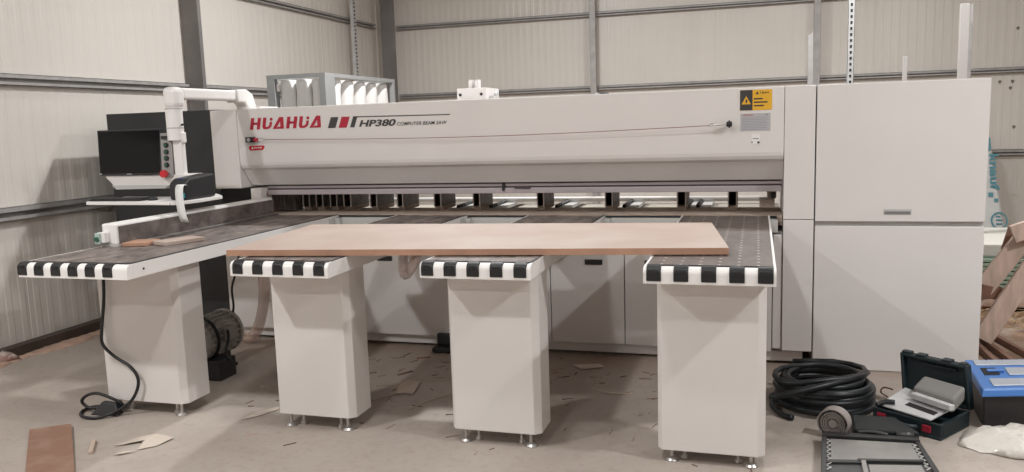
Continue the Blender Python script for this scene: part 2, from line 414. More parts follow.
# dark brush curtain and bracket at left end, carriage bracket at right end
MB().box(-3.85, -3.63, 5.90, 6.0, 1.01, 1.16).build('brush_curtain', mat('dusty_brush', (.13, .105, .095), .9, var=.6, vscale=18, stretch=(4, 1, .6)), saw)
MB().prism([(-3.86, 1.11), (-3.78, 1.11), (-3.76, 1.215), (-3.86, 1.215)], 'y', 5.62, 5.78).build('end_bracket', WHITE, saw, bevel=.004)
MB().box(-3.815, -3.765, 5.70, 5.76, 1.15, 1.20).build('valve_block', mat('brass_pink', (.45, .27, .22), .4, metal=.3), saw, bevel=.005)
m = MB(); m.box(.02, .12, 5.86, 6.0, 1.03, 1.09); m.box(.07, .13, 5.84, 5.95, 1.10, 1.15); m.box(.06, .09, 5.80, 5.84, 1.145, 1.19)
m.build('carriage_bracket', mat('beige_metal', (.45, .37, .31), .5, metal=.2, var=.2, vscale=25), saw, bevel=.003)
m = MB(); m.box(.095, .125, 5.80, 5.86, 1.10, 1.14); m.box(.10, .14, 5.76, 5.80, 1.17, 1.21); m.build('limit_switch', DPLAST, saw, bevel=.003)
# lettering on the beam -------------------------------------------------
YT = YM-.0118
def poly(mb, pts, ox, oz, w, h, sh=.20):
    mb.prism([(ox+p[0]*w+p[1]*h*sh, oz+p[1]*h) for p in pts], 'y', YT-.0015, YT+.004)
lg = MB(); LH = .089; LW = .094; x = -3.775; z0 = 1.678; adv = .1062
for ch in 'HUAHUA':
    ww = LW
    if ch == 'H':
        poly(lg, [(0,0),(.29,0),(.29,1),(0,1)], x, z0, ww, LH); poly(lg, [(.64,0),(.93,0),(.93,1),(.64,1)], x, z0, ww, LH); poly(lg, [(.22,.40),(.68,.40),(.68,.60),(.22,.60)], x, z0, ww, LH)
    elif ch == 'U':
        poly(lg, [(.02,.22),(.14,.02),(.34,0),(.60,.02),(.80,.14),(.88,.30),(.88,.62),(.66,.62),(.66,.32),(.50,.20),(.34,.20),(.31,.30),(.31,1),(.02,1)], x, z0, ww, LH)
        poly(lg, [(.77+.13*math.cos(t*PI/5), .84+.13*math.sin(t*PI/5)) for t in range(10)], x, z0, ww, LH)
    else:
        poly(lg, [(-.12,0),(.20,0),(.50,.66),(.62,0),(.93,0),(.74,1),(.38,1)], x, z0, ww, LH); poly(lg, [(.22,0),(.66,0),(.62,.17),(.34,.17)], x, z0, ww, LH)
    x += adv if ch != 'U' else adv*1.0
lg.build('red_logo', RED, saw)
b = MB(); poly(b, [(0,0),(1,0),(1,1),(0,1)], -3.098, 1.671, .062, .080, .38); poly(b, [(0,0),(1,0),(1,1),(0,1)], -2.912, 1.671, .034, .080, .38)
b.prism([(-2.882, 1.751), (-2.885, 1.744), (-2.118, 1.737), (-2.108, 1.743)], 'y', YT-.0015, YT+.004)
b.build('dark_logo_bars', DGREY, saw)
b = MB(); poly(b, [(0,0),(1,0),(1,1),(0,1)], -3.008, 1.671, .066, .080, .38); b.build('red_logo_bar', RED, saw)
text_obj('model_lettering', 'HP380', .050, .300, (-2.838, YT-.001, 1.672), DGREY, saw, shear=.25, bold=.035)
text_obj('model_lettering', 'COMPUTER BEAM SAW', .026, .390, (-2.528, YT-.001, 1.672), DGREY, saw, shear=.2, bold=.006)
# warning sign, rating plate, small stickers
w = MB().box(-.108, .090, YM-.0125, YM-.0108, 1.696, 1.826).build('warning_sign', YEL, saw)
MB().box(-.1075, -.030, YM-.0133, YM-.0123, 1.6965, 1.8255).build('sign_black_panel', DGREY, w)
m = MB(); m.prism([(-.098, 1.735), (-.040, 1.735), (-.069, 1.788)], 'y', YM-.0142, YM-.0130)
m.build('sign_triangle', YEL, w)
m = MB(); m.prism([(-.072, 1.742), (-.066, 1.742), (-.060, 1.758), (-.069, 1.772), (-.074, 1.755)], 'y', YM-.0150, YM-.0140)
m.prism([(-.012, 1.797), (.010, 1.797), (-.001, 1.816)], 'y', YM-.0140, YM-.0120)
for k, wd in enumerate((.055, .085, .062)): m.box(-.022, -.022+wd, YM-.0135, YM-.0120, 1.764-k*.022, 1.773-k*.022)
m.build('sign_marks', DGREY, w)
text_obj('sign_lettering', 'Uyar\u0131', .018, .055, (.016, YM-.0135, 1.797), DGREY, w, bold=.02)
g = MB().box(-.103, .082, YM-.0125, YM-.0108, 1.563, 1.676).build('rating_plate', SILV, saw)
m = MB()
for k in range(8): m.box(-.093, .072-(k % 3)*.008, YM-.0133, YM-.0122, 1.572+k*.0105, 1.5745+k*.0105)
m.build('plate_lines', mat('plate_grey_ink', (.27, .27, .29), .5), g)
text_obj('plate_lettering', 'HUAHUA', .010, .062, (-.088, YM-.0133, 1.661), RED, g, bold=.02)
text_obj('plate_lettering', 'CE', .009, .018, (.048, YM-.0133, 1.661), DGREY, g)
m = MB(); m.box(-.034, .018, YM-.0125, YM-.0108, 1.478, 1.545); s2 = m.build('small_sticker', WHITE2, saw)
m = MB(); m.box(-.026, .010, YM-.0133, YM-.0122, 1.512, 1.516); m.box(-.034, -.028, YM-.0133, YM-.0122, 1.485, 1.497); m.box(.002, .016, YM-.0133, YM-.0122, 1.482, 1.496); m.build('sticker_marks', DGREY, s2)
m = MB(); m.prism([(-3.80, 1.536), (-3.79, 1.554), (-3.665, 1.554), (-3.655, 1.545), (-3.672, 1.520), (-3.788, 1.516)], 'y', YM-.0125, YM-.0108); rs = m.build('red_sticker', REDP, saw)
m = MB(); m.prism([(-3.775, 1.528), (-3.755, 1.528), (-3.765, 1.548)], 'y', YM-.0135, YM-.0120)
for k in range(4): m.box(-3.748+k*.018, -3.736+k*.018, YM-.0135, YM-.0120, 1.533, 1.543)
m.build('sticker_marks', WHITE2, rs)
# pull-cord switches and cord
m = MB(); m.box(-3.80, -3.735, YM-.05, YM-.012, 1.580, 1.622); sw = m.build('cord_switch', DPLAST, saw, bevel=.005)
MB().cyl((-3.768, YM-.056, 1.601), (-3.768, YM-.048, 1.601), .015, 14).build('switch_cover', SILV, sw)
MB().box(-3.735, -3.700, YM-.045, YM-.02, 1.588, 1.612).build('switch_nose', RED, sw, bevel=.004)
m = MB(); m.cyl((-.172, YM-.07, 1.612), (-.172, YM-.012, 1.612), .010, 10); m.cyl((-.19, YM-.06, 1.612), (-.155, YM-.06, 1.612), .017, 12)
m.box(-.178, -.166, YM-.066, YM-.058, 1.588, 1.636); m.build('cord_anchor', DPLAST, saw, bevel=.002)
m = MB(); m.cyl((-.27, YM-.06, 1.607), (-.19, YM-.06, 1.612), .006, 8); m.tube([(-.285, YM-.06, 1.600), (-.27, YM-.06, 1.616), (-.285, YM-.06, 1.618), (-.30, YM-.06, 1.606)], .003, 6, closed=True)
m.tube([(-3.69, YM-.04, 1.600), (-3.66, YM-.04, 1.610), (-3.63, YM-.04, 1.600), (-3.66, YM-.04, 1.590)], .003, 6, closed=True)
m.build('cord_hook', STEEL, saw)
pts = [(-3.63+3.33*t, YM-.04-.02*t, 1.600+.006*t-.026*math.sin(PI*t)) for t in [i/16 for i in range(17)]]
MB().tube(pts, .0022, 6, smooth=1).build('pull_cord', mat('red_cord', (.20, .03, .035), .5), saw)
# things bolted on top of the beam: a junction box with two pipe stubs, a flat vent cap
m = MB().box(-2.213, -1.975, 5.98, 6.30, ZT, ZT+.098); jb = m.build('junction_box', WHITE2, saw, bevel=.004)
m = MB(); m.box(-2.14, -2.115, 6.05, 6.11, ZT+.098, ZT+.165); m.box(-2.085, -2.06, 6.05, 6.11, ZT+.098, ZT+.165); m.box(-2.115, -2.085, 6.10, 6.11, ZT+.098, ZT+.16); m.build('box_stub', WHITE2, jb)
m = MB(); 
for x in (-2.185, -2.015): m.cyl((x, 5.972, ZT+.05), (x, 5.982, ZT+.05), .011, 10)
m.build('box_screw', DPLAST, jb)
m = MB(); m.cyl((-1.974, 6.2, ZT+.045), (-1.955, 6.2, ZT+.045), .03, 12); m.box(-1.974, -1.94, 6.05, 6.16, ZT+.005, ZT+.035); m.build('box_connector', GALVL, jb)
MB().lathe((-1.11, 6.08, ZT), [(.068, 0), (.068, .012), (.05, .026), (0, .028)], 20).build('vent_cap', DPLAST, saw)
MB().box(-3.92, -3.80, 5.75, 6.0, ZT-.002, ZT+.02).build('cable_cover', WHITE2, saw, bevel=.003)

# ------------------------------------------------------------------ console on its swing arm
con = thing('control_console', 'white swing-arm control console with black monitor and red emergency stop', 'control console', (-3.83, 4.8, 1.2))
# arm: along Y above the fence table, then down
def rr_tube(p, r, name, m=WHITE2, bev=.02, par=con):
    q = MB(); q.box(*p); return q.build(name, m, par, bevel=bev, seg=3)
rr_tube((-3.915, -3.800, 4.75, 4.86, 1.84, 1.985), 0, 'arm_elbow', bev=.035)
rr_tube((-3.905, -3.815, 4.85, 5.52, 1.900, 1.980), 0, 'arm_tube', bev=.018)
m = MB(); m.prism([(5.46, 1.888), (5.46, 1.985), (5.58, 1.990), (5.66, 1.955), (5.70, ZT+.015), (5.58, ZT+.015), (5.55, 1.888)], 'x', -3.91, -3.80); m.build('arm_elbow', WHITE2, con, bevel=.012)
MB().lathe((-3.855, 5.64, ZT), [(.075, 0), (.075, .012), (.06, .02), (.06, .022)], 20).build('arm_base', WHITE2, con)
MB().cyl((-3.862, 4.80, 1.62), (-3.862, 4.80, 1.845), .056, 24).build('arm_post', WHITE2, con, smooth=False)
MB().cyl((-3.862, 4.80, 1.832), (-3.862, 4.80, 1.842), .058, 24).build('post_collar', GREYW, con)
MB().cyl((-3.862, 4.80, 1.70), (-3.862, 4.80, 1.708), .058, 24).build('post_collar', GREYW, con)
MB().cyl((-3.808, 4.80, 1.725), (-3.790, 4.79, 1.725), .008, 8).build('post_screw', DPLAST, con)
MB().box(-3.885, -3.812, 4.785, 4.83, 1.345, 1.675).box(-3.812, -3.798, 4.785, 4.83, 1.60, 1.675).build('console_column', WHITE2, con, bevel=.008)
pl = MB().hexa([(-3.972, 4.755, 1.365), (-3.893, 4.775, 1.365), (-3.893, 4.83, 1.365), (-3.972, 4.83, 1.365)], [(-3.972, 4.775, 1.672), (-3.893, 4.795, 1.672), (-3.893, 4.85, 1.672), (-3.972, 4.85, 1.672)]).build('button_plate', PANELG, con, bevel=.003)
for k, z in enumerate((1.588, 1.542, 1.498, 1.452)):
    yy = 4.768+(z-1.365)*.065
    bt = MB().cyl((-3.933, yy-.012, z), (-3.933, yy+.01, z), .017, 16).build('push_button', DPLAST, pl)
    MB().cyl((-3.933, yy-.016, z), (-3.933, yy-.011, z), .010, 12).build('button_cap', GRN, pl)
es = MB().cyl((-3.938, 4.745, 1.392), (-3.938, 4.775, 1.392), .015, 12)
es.cyl((-3.938, 4.725, 1.392), (-3.938, 4.748, 1.392), .026, 18).build('emergency_stop', REDP, pl)
MB().box(-3.962, -3.905, 4.768, 4.779, 1.632, 1.652).build('button_label', DPLAST, pl)
# monitor
mo = MB().hexa([(-4.510, 4.765, 1.385), (-3.985, 4.765, 1.385), (-3.985, 4.80, 1.385), (-4.510, 4.80, 1.385)], [(-4.53, 4.80, 1.705), (-3.985, 4.80, 1.705), (-3.985, 4.835, 1.705), (-4.53, 4.835, 1.705)]).build('monitor', DPLAST, con, bevel=.004)
MB().hexa([(-4.500, 4.763, 1.400), (-3.995, 4.763, 1.400), (-3.995, 4.768, 1.400), (-4.500, 4.768, 1.400)], [(-4.518, 4.797, 1.695), (-3.995, 4.797, 1.695), (-3.995, 4.802, 1.695), (-4.518, 4.802, 1.695)]).build('screen', SCREEN, mo)
MB().box(-4.27, -4.23, 4.760, 4.764, 1.390, 1.396).build('monitor_badge', SILV, mo)
m = MB(); m.box(-4.505, -4.490, 4.760, 4.764, 1.392, 1.400); m.build('power_light', SILV, mo)
# angled white housing below the monitor
m = MB(); m.prism([(-4.49, 1.383), (-4.40, 1.298), (-3.93, 1.303), (-3.78, 1.340), (-3.78, 1.383)], 'y', 4.78, 4.95); m.build('console_housing', WHITE, con, bevel=.006)
m = MB(); m.prism([(-4.42, 1.315), (-4.38, 1.283), (-3.96, 1.288), (-3.93, 1.312)], 'y', 4.765, 4.90); m.build('housing_lip', GREYW, con, bevel=.004)
m = MB(); m.box(-3.90, -3.83, 4.80, 4.86, 1.20, 1.36); m.build('tray_bracket', STEEL, con, bevel=.003)
# tray in two pieces
tr = MB().prism([(-4.42, 4.52), (-3.72, 4.50), (-3.70, 4.87), (-4.42, 4.90)], 'z', 1.198, 1.222).build('keyboard_tray', WHITE2, con, bevel=.004)
m = MB().prism([(-3.712, 4.50), (-3.66, 4.55), (-3.625, 4.70), (-3.635, 4.95), (-3.80, 5.12), (-3.90, 4.98), (-3.72, 4.86)], 'z', 1.196, 1.220); m.build('side_tray', WHITE2, con, bevel=.004)
m = MB(); m.prism([(-4.40, 4.53), (-3.99, 4.54), (-3.99, 4.66), (-4.40, 4.66)], 'z', 1.223, 1.235)
kb = m.build('keyboard', DPLAST, None, bevel=.003); tag(kb, 'black keyboard lying on the white tray below the monitor', 'keyboard')
m = MB()
for r in range(5):
    for k in range(16): m.box(-4.393+k*.0247, -4.393+k*.0247+.020, 4.545+r*.022, 4.545+r*.022+.017, 1.235, 1.240)
kk = m.build('key_rows', mat('keycap_black', (.035, .033, .034), .5), kb, bevel=.001); kk.location = (0, 0, 0)
ms = MB().lathe((-3.93, 4.60, 1.222), [(.030, 0), (.030, .012), (.02, .026), (0, .03)], 16).build('mouse', DPLAST, None, smooth=True)
tag(ms, 'black mouse beside the keyboard on the tray', 'mouse')
# label printer with its strip of labels
lp = thing('label_printer', 'black label printer on the tray feeding out a white label strip', 'printer', (-3.77, 4.72, 1.222))
pr = MB().prism([(4.58, 1.223), (4.58, 1.335), (4.63, 1.366), (4.90, 1.385), (4.90, 1.223)], 'x', -3.775, -3.650).build('printer_body', PCB, lp, bevel=.012)
MB().box(-3.725, -3.700, 4.62, 4.66, 1.362, 1.368).build('indicator', mat('blue_led_plastic', (.02, .06, .25), .3), lp)
MB().box(-3.675, -3.655, 4.574, 4.581, 1.238, 1.272).build('port_panel', CYAN, lp)
m = MB(); pts = [(4.58, 1.322), (4.562, 1.330), (4.540, 1.326), (4.524, 1.306), (4.515, 1.275), (4.508, 1.24), (4.502, 1.20), (4.498, 1.16), (4.497, 1.12), (4.50, 1.085)]
for k, ((a, b), (c, d)) in enumerate(zip(pts, pts[1:])):
    e, f = .016-k*k*.0006, .016-(k+1)**2*.0006
    m.quad((-3.672-e, a, b), (-3.610-e, a, b), (-3.610-f, c, d), (-3.672-f, c, d))
bmesh.ops.remove_doubles(m.bm, verts=m.bm.verts[:], dist=.0005); m.build('label_strip', PAPER, lp, smooth=True, thick=.0008)

# ------------------------------------------------------------------ air tables
def table(x0, x1, y0, y1, px0, px1, ncap, first, pitch, cw, lab, lam, dy=0., zb=.078):
    t = thing('air_table', lab, 'table', ((px0+px1)/2, 3.95, 0), 'white pedestal air tables in front of the saw')
    zt = 1.0
    MB().box(x0+.012, x1-.012, y0+.035, y1, zt-.012, zt).build('tabletop', lam, t)
    f = MB()
    # rounded front rail
    arc = [(y0+.03-.03*math.cos(a), zt-.032+.03*math.sin(a)) for a in [k*PI/10 for k in range(6)]]
    f.prism([(y0, zt-.078), ]+arc+[(y0+.045, zt-.002), (y0+.045, zt-.078)], 'x', x0, x1)
    f.build('front_rail', WHITE2, t)
    s = MB(); s.box(x1-.012, x1, y0+.046, y1, zt-.078, zt+.000); s.build('side_rail', WHITE2, t, bevel=.002)
    s = MB(); s.box(x0, x0+.012, y0+.046, y1, zt-.078, zt+.000); s.build('side_rail', WHITE2, t, bevel=.002)
    MB().box(x0+.013, x1-.013, y0+.05, y1-.005, zt-.076, zt-.014).build('table_core', WHITE, t)
    MB().box(x0+.013, x1-.013, y0+.036, y0+.046, zt-.010, zt+.004).build('edge_strip', DPLAST, t)
    if lam is LAM: MB().box(x1-.016, x1-.001, y0+.05, y1, zt+.0005, zt+.004).build('edge_strip', DPLAST, t)
    for k in range(ncap):
        a = first+k*pitch; c = MB()
        oo = .005; arc2 = [(y0+.03-(.03+oo)*math.cos(q), zt-.032+(.03+oo)*math.sin(q)) for q in [j*PI/10 for j in range(6)]]
        c.prism([(y0-oo, zt-.066)]+arc2+[(y0+.050, zt+.003), (y0+.050, zt-.02), (y0+.003, zt-.066)], 'x', a, a+cw)
        cap = c.build('roller_cap', RUB, t, bevel=.003)
        g = MB()
        for j in range(4): g.box(a+.010+j*(cw-.02)/4, a+.010+j*(cw-.02)/4+.006, y0-.007, y0-.003, zt-.030, zt-.012)
        g.build('cap_rib', DPLAST, cap)
    # pedestal, chamfered corners
    c = .035; Y0, Y1 = 3.865+dy, 4.07+dy
    if px1-px0 > .55: Y0, Y1 = 3.875, 4.10
    q = [(px0+c*.6, Y0), (px1-c, Y0), (px1, Y0+c*.9), (px1, Y1), (px0, Y1), (px0, Y0+c*.9)]
    m = MB(); m.prism(q, 'z', zb, .920)
    m.build('pedestal', WHITE, t, bevel=.004)
    for fx, fy, fr in ((px0+.065, Y0+.04, .034), (px1-.065, Y0+.04, .034), (px0+.125, Y0+.075, .020), (px1-.125, Y0+.075, .020)):
        m = MB(); m.lathe((fx, fy, 0), [(fr, 0), (fr+.001, .006), (fr*.7, .016), (.009, .022), (.009, .08)], 16)
        m.build('levelling_foot', STEEL, t, smooth=False)
    return t
t1 = table(-3.825, -3.11, 3.40, 5.655, -3.788, -3.212, 6, -3.828, .1127, .062, 'leftmost white table with long side fence along its left edge', LAM)
t2 = table(-2.618, -2.050, 3.58, 5.655, -2.592, -2.105, 5, -2.603, .118, .060, 'white pedestal table under left end of the board, second from left', LAM)
t3 = table(-1.585, -1.02, 3.655, 5.655, -1.532, -1.045, 5, -1.578, .1185, .064, 'white pedestal table under the middle of the board, third from left', LAM, dy=-.01, zb=.075)
t4 = table(-.49, .086, 3.655, 5.655, -.452, .050, 5, -.476, .1212, .066, 'rightmost white pedestal table with exposed dotted dusty top', LAM4, dy=-.03, zb=.062)
# details: side rail screw of the left table, corner brackets inside the gaps
MB().cyl((-3.109, 3.52, .962), (-3.106, 3.52, .962), .006, 10).build('rail_screw', DPLAST, t1)
for tt, xx in ((t1, -3.108), (t2, -2.048), (t3, -1.018)):
    MB().box(xx, xx+.05, 5.56, 5.64, .93, .985).box(xx, xx+.012, 5.50, 5.64, .93, .99).build('corner_bracket', GREYW, tt, bevel=.003)
# grey cross rails seen through the gaps between tables
for a, b in ((-3.108, -2.620), (-2.048, -1.587), (-1.018, -.492)):
    m = MB(); m.box(a+.003, b-.003, 5.60, 5.65, .93, .985); m.build('cross_rail', GREYW, saw, bevel=.003)
MB().box(.09, .135, 5.56, 5.65, .90, .98).build('corner_plate', GREYW, saw)
# fence on left table
fe = MB().box(-3.800, -3.690, 3.985, 5.66, 1.012, 1.138).build('side_fence', WHITE2, t1, bevel=.010)
MB().box(-3.692, -3.684, 4.00, 5.655, 1.015, 1.122).build('fence_felt', FELT, fe)
MB().box(-3.800, -3.680, 3.975, 5.66, 1.001, 1.013).build('fence_foot', GREYW, t1)
MB().box(-3.683, -3.640, 4.0, 5.65, 1.001, 1.012).build('fence_rail', CLAMP, t1)
m = MB().box(-3.800, -3.745, 3.945, 3.985, 1.028, 1.090); bx = m.build('start_box', WHITE2, t1, bevel=.004)
sb = MB().box(-3.806, -3.772, 3.930, 3.947, 1.020, 1.088).build('button_box', mat('pale_green_plastic', (.42, .52, .47), .5), t1, bevel=.004)
MB().cyl((-3.788, 3.918, 1.052), (-3.788, 3.932, 1.052), .014, 14).build('green_button', GRN, t1)

# MDF board across the tables and two offcuts
m = MB(); P4 = [(-2.722, 3.70), (-.124, 3.995), (-.255, 4.97), (-2.835, 4.79)]
m.prism(P4, 'z', 1.005, 1.038)
bd = m.build('mdf_board', [MDF, MDFE], None, bevel=.001)
for p in bd.data.polygons:
    if abs(p.normal.z) < .5: p.material_index = 1
tag(bd, 'large pinkish raw MDF board lying across the white tables', 'board')
def rotbox(cx, cy, z0, z1, l, w, ang):
    c, s = math.cos(ang), math.sin(ang); q = [(cx+a*l/2*c-b*w/2*s, cy+a*l/2*s+b*w/2*c) for a, b in ((-1,-1),(1,-1),(1,1),(-1,1))]
    return MB().prism(q, 'z', z0, z1)
o = rotbox(-3.60, 4.08, 1.002, 1.022, .16, .17, .25).build('wood_offcut', MDFE, None, bevel=.002); tag(o, 'small brown wood offcut on the left table beside the fence end', 'offcut', 'wood offcuts on the left table')
o = rotbox(-3.40, 4.17, 1.002, 1.024, .15, .26, -.35).build('wood_offcut', [MDF, WHITE2], None, bevel=.002); tag(o, 'pale edged wood offcut on the left table, nearer its right rail', 'offcut', 'wood offcuts on the left table')

# ------------------------------------------------------------------ dust collector behind the beam
dc = thing('dust_collector', 'aluminium framed dust collector with upright white filter bags behind the beam', 'dust collector', (-4.4, 8.1, 0))
X0, X1, Y0, Y1, ZD = -4.80, -4.13, 7.4, 9.05, 2.225
def post(x, y, wx=.09, wy=.09): MB().box(x, x+wx, y, y+wy, 0, ZD-.04).build('corner_post', ALU, dc, bevel=.003)
post(X0, Y0); post(X1-.07, Y0, .07, .20); post(X1-.05, Y1-.05, .05, .05); post(X0, Y1-.09)
m = MB(); m.box(X0, X1, Y0, Y0+.05, ZD-.04, ZD); m.box(X1-.05, X1, Y0+.05, Y1, ZD-.04, ZD); m.box(X0, X0+.05, Y0+.05, Y1, ZD-.04, ZD); m.box(X0+.05, X1-.05, Y1-.05, Y1, ZD-.04, ZD)
m.build('top_frame', ALU, dc)
MB().box(X0+.02, X1-.02, Y0+.02, Y1-.02, .35, .95).build('dust_hopper', GALV, dc)
def bag_mesh(cx, cy, r):
    m = MB(); pr = [(r*.5, .95), (r*.9, 1.0)]
    for k in range(12):
        z = 1.05+k*(2.155-1.05)/11; pr.append((r*(1+.05*math.sin(k*1.9+cx*7+cy*3)), z))
    pr += [(r*.85, 2.172), (.001, 2.180)]; m.lathe((cx, cy, 0), pr, 16); return m
for k in range(3):
    bag_mesh(X0+.185+k*.182, Y0+.12, .086).build('filter_bag', FABRIC, dc, smooth=True)
for k in range(5):
    bag_mesh(X1-.14, Y0+.36+k*.285, .10).build('filter_bag', FABRIC, dc, smooth=True)
MB().box(X0+.10, X0+.13, Y0+.02, Y0+.05, 2.06, 2.13).build('frame_clip', WHITE2, dc)

PALE = mat('pale_grey_profile', (.52, .49, .47), .45)
# slotted uprights and loose profiles standing behind the saw
def slotted(x, y, z0, z1, w, face, lab, cat='channel', mt=GALVL, holes=DARK, grp=None):
    t = thing('slotted_channel', lab, cat, (x, y, z0), grp)
    m = MB()
    if face == 'y':
        m.box(x-w/2, x+w/2, y, y+.003, z0, z1); m.box(x-w/2, x-w/2+.003, y, y+.04, z0, z1); m.box(x+w/2-.003, x+w/2, y, y+.04, z0, z1)
    else:
        m.box(x, x+.003, y-w/2, y+w/2, z0, z1); m.box(x-.04, x, y-w/2, y-w/2+.003, z0, z1); m.box(x-.04, x, y+w/2-.003, y+w/2, z0, z1)
    h_ = m; h_.mi = 1; z = z0+.05; k = 0
    while z < z1-.05 and k < 90:
        if z > 1.7:
            if face == 'y': h_.box(x-w*.16, x+w*.16, y-.0015, y-.0002, z, z+.024)
            else: h_.box(x+.0032, x+.0045, y-w*.20, y+w*.20, z, z+.024)
        z += .052; k += 1
    m.build('channel', [mt, holes], t)
    return t
slotted(-5.40, 10.6, 0, 5.6, .09, 'x', 'perforated steel channel standing against left wall above the filter bags')
slotted(.795, 8.0, 0, 4.5, .055, 'y', 'tall white slotted channel behind the cabinet, running up out of view')
o = MB().box(1.225, 1.262, 8.0, 8.03, 0, 2.135).build('metal_profile', PALE, None, bevel=.003); tag(o, 'short pale metal strip poking up behind the tall cabinet', 'metal profile', 'profiles standing behind the saw')
m = MB(); m.box(1.665, 1.735, 8.0, 8.05, 0, 2.555); o = m.build('metal_profile', PALE, None, bevel=.003); tag(o, 'wide tall white metal strip poking up behind the tall cabinet', 'metal profile', 'profiles standing behind the saw')
m = MB(); m.box(1.765, 1.785, 8.1, 8.14, 0, 2.56); o = m.build('metal_profile', GALV, None, bevel=.002); tag(o, 'thin grey metal strip just right of the wide white strip', 'metal profile', 'profiles standing behind the saw')
m = MB(); m.hexa([(.445, 8.0, 0), (.505, 8.0, 0), (.505, 8.03, 0), (.445, 8.03, 0)], [(.44, 8.1, 2.37), (.485, 8.1, 2.40), (.485, 8.13, 2.40), (.44, 8.13, 2.37)]); o = m.build('metal_profile', GALV, None, bevel=.002); tag(o, 'dull grey steel profile leaning beside the wall post left of the tall cabinet', 'metal profile', 'profiles standing behind the saw')

# ------------------------------------------------------------------ motor, hoses, pedal below the machine
mt = thing('motor', 'grey ribbed electric motor on a black mount between left pedestals', 'motor', (-3.65, 4.72, 0))
m = MB(); cx, cy, cz, r = -3.67, 4.72, .255, .150
m.cyl((cx, cy-.17, cz), (cx, cy+.17, cz), r*.86, 28)
for k in range(22):
    a = 2*PI*k/22; m.xf = Matrix.Translation((cx, cy, cz)) @ Matrix.Rotation(a, 4, 'Y'); m.box(-.004, .004, -.16, .16, r*.8, r)
m.xf = None; m.build('motor_body', MOTOR, mt)
m = MB(); m.lathe((cx, cy, cz), [(.02, -.25), (.10, -.245), (r, -.21), (r+.004, -.17), (r, -.165)], 26, 'y'); m.build('fan_cowl', MOTOR, mt)
m = MB(); m.lathe((cx, cy, cz), [(r+.004, .165), (r+.004, .19), (.06, .20), (.03, .23), (.03, .33)], 26, 'y'); m.build('end_bell', MOTOR, mt)
m = MB(); m.box(cx+.02, cx+.17, cy-.04, cy+.08, cz-.03, cz+.07); m.build('terminal_box', mat('motor_light_grey', (.30, .29, .28), .5), mt, bevel=.01)
m = MB(); m.box(cx+.06, cx+.22, cy-.20, cy-.02, .0, .135); m.box(cx-.15, cx+.06, cy-.15, cy+.15, 0, .14); m.build('motor_mount', DPLAST, mt, bevel=.004)
m = MB(); m.tube([(cx+.15, cy, cz+.06), (cx+.20, cy-.05, cz+.02), (cx+.20, cy-.09, cz-.08), (cx+.24, cy-.1, cz-.13), (cx+.30, cy-.12, cz-.15)], .010, 8); m.build('motor_lead', RUB, mt, smooth=True)
# black belt strap round the motor
m = MB(); m.tube([(cx+r*1.05*math.cos(a), cy-.10, cz+r*1.05*math.sin(a)) for a in [-1.2+k*.25 for k in range(13)]], .011, 8); m.build('belt', RUB, mt, smooth=True)
def hose(name, pts, r, m_, lab, cat='hose', grp=None):
    o = MB().tube(pts, r, 12).build(name, m_, None, smooth=True); tag(o, lab, cat, grp); return o
hose('dust_hose', [(-3.62, 5.30, .905), (-3.60, 5.30, .72), (-3.585, 5.30, .55), (-3.60, 5.31, .40), (-3.65, 5.33, .25), (-3.72, 5.36, .13), (-3.80, 5.40, .06), (-3.92, 5.45, .05)], .042, CLEARH, 'clear ribbed dust hose hanging beside the grey motor to the floor')
hose('dust_hose', [(-2.50, 5.50, .80), (-2.47, 5.40, .66), (-2.43, 5.34, .60), (-2.39, 5.38, .66), (-2.37, 5.50, .80)], .036, CLEARH, 'short loop of clear dust hose under the board beside a black slot')
hose('thin_cable', [(-3.50, 4.9, .90), (-3.50, 4.88, .74), (-3.55, 4.86, .58), (-3.52, 4.82, .46), (-3.50, 4.78, .42)], .008, RUB, 'thin black cable running down behind the leftmost pedestal to the motor', 'cable')
o = MB(); o.prism([(-2.29, 5.43), (-2.14, 5.43), (-2.15, 5.55), (-2.28, 5.55)], 'z', .0, .04); o.box(-2.275, -2.16, 5.50, 5.545, .04, .13)
o = o.build('foot_pedal', DPLAST, None, bevel=.01); tag(o, 'black foot pedal block on the floor against the saw plinth', 'foot pedal')

# power cable by the leftmost pedestal with a floor box
m = MB()
pts = [(-3.70, 3.86, .915), (-3.70, 3.845, .72), (-3.735, 3.84, .52), (-3.738, 3.84, .43), (-3.66, 3.84, .36), (-3.55, 3.84, .30), (-3.505, 3.84, .215), (-3.56, 3.835, .10), (-3.66, 3.80, .03), (-3.74, 3.73, .012), (-3.85, 3.74, .012), (-3.92, 3.82, .012), (-3.90, 3.90, .012),
       (-3.80, 3.90, .014), (-3.70, 3.86, .035), (-3.66, 3.86, .06), (-3.72, 3.84, .10), (-3.80, 3.82, .13), (-3.88, 3.82, .11), (-3.92, 3.82, .07), (-3.88, 3.83, .03), (-3.80, 3.84, .03), (-3.72, 3.84, .03)]
m.tube(pts, .0095, 10, smooth=6); o = m.build('power_cable', RUB, None, smooth=True); tag(o, 'black power cable curling down the leftmost pedestal into loops on floor', 'cable')
m = MB(); m.hexa([(-3.84, 3.79, .0), (-3.64, 3.80, .0), (-3.66, 3.87, .0), (-3.82, 3.87, .0)], [(-3.78, 3.83, .075), (-3.68, 3.83, .07), (-3.68, 3.86, .07), (-3.78, 3.86, .075)])
o = m.build('foot_switch', DPLAST, None, bevel=.006); tag(o, 'black wedge foot switch on floor in front of the leftmost pedestal', 'foot switch')

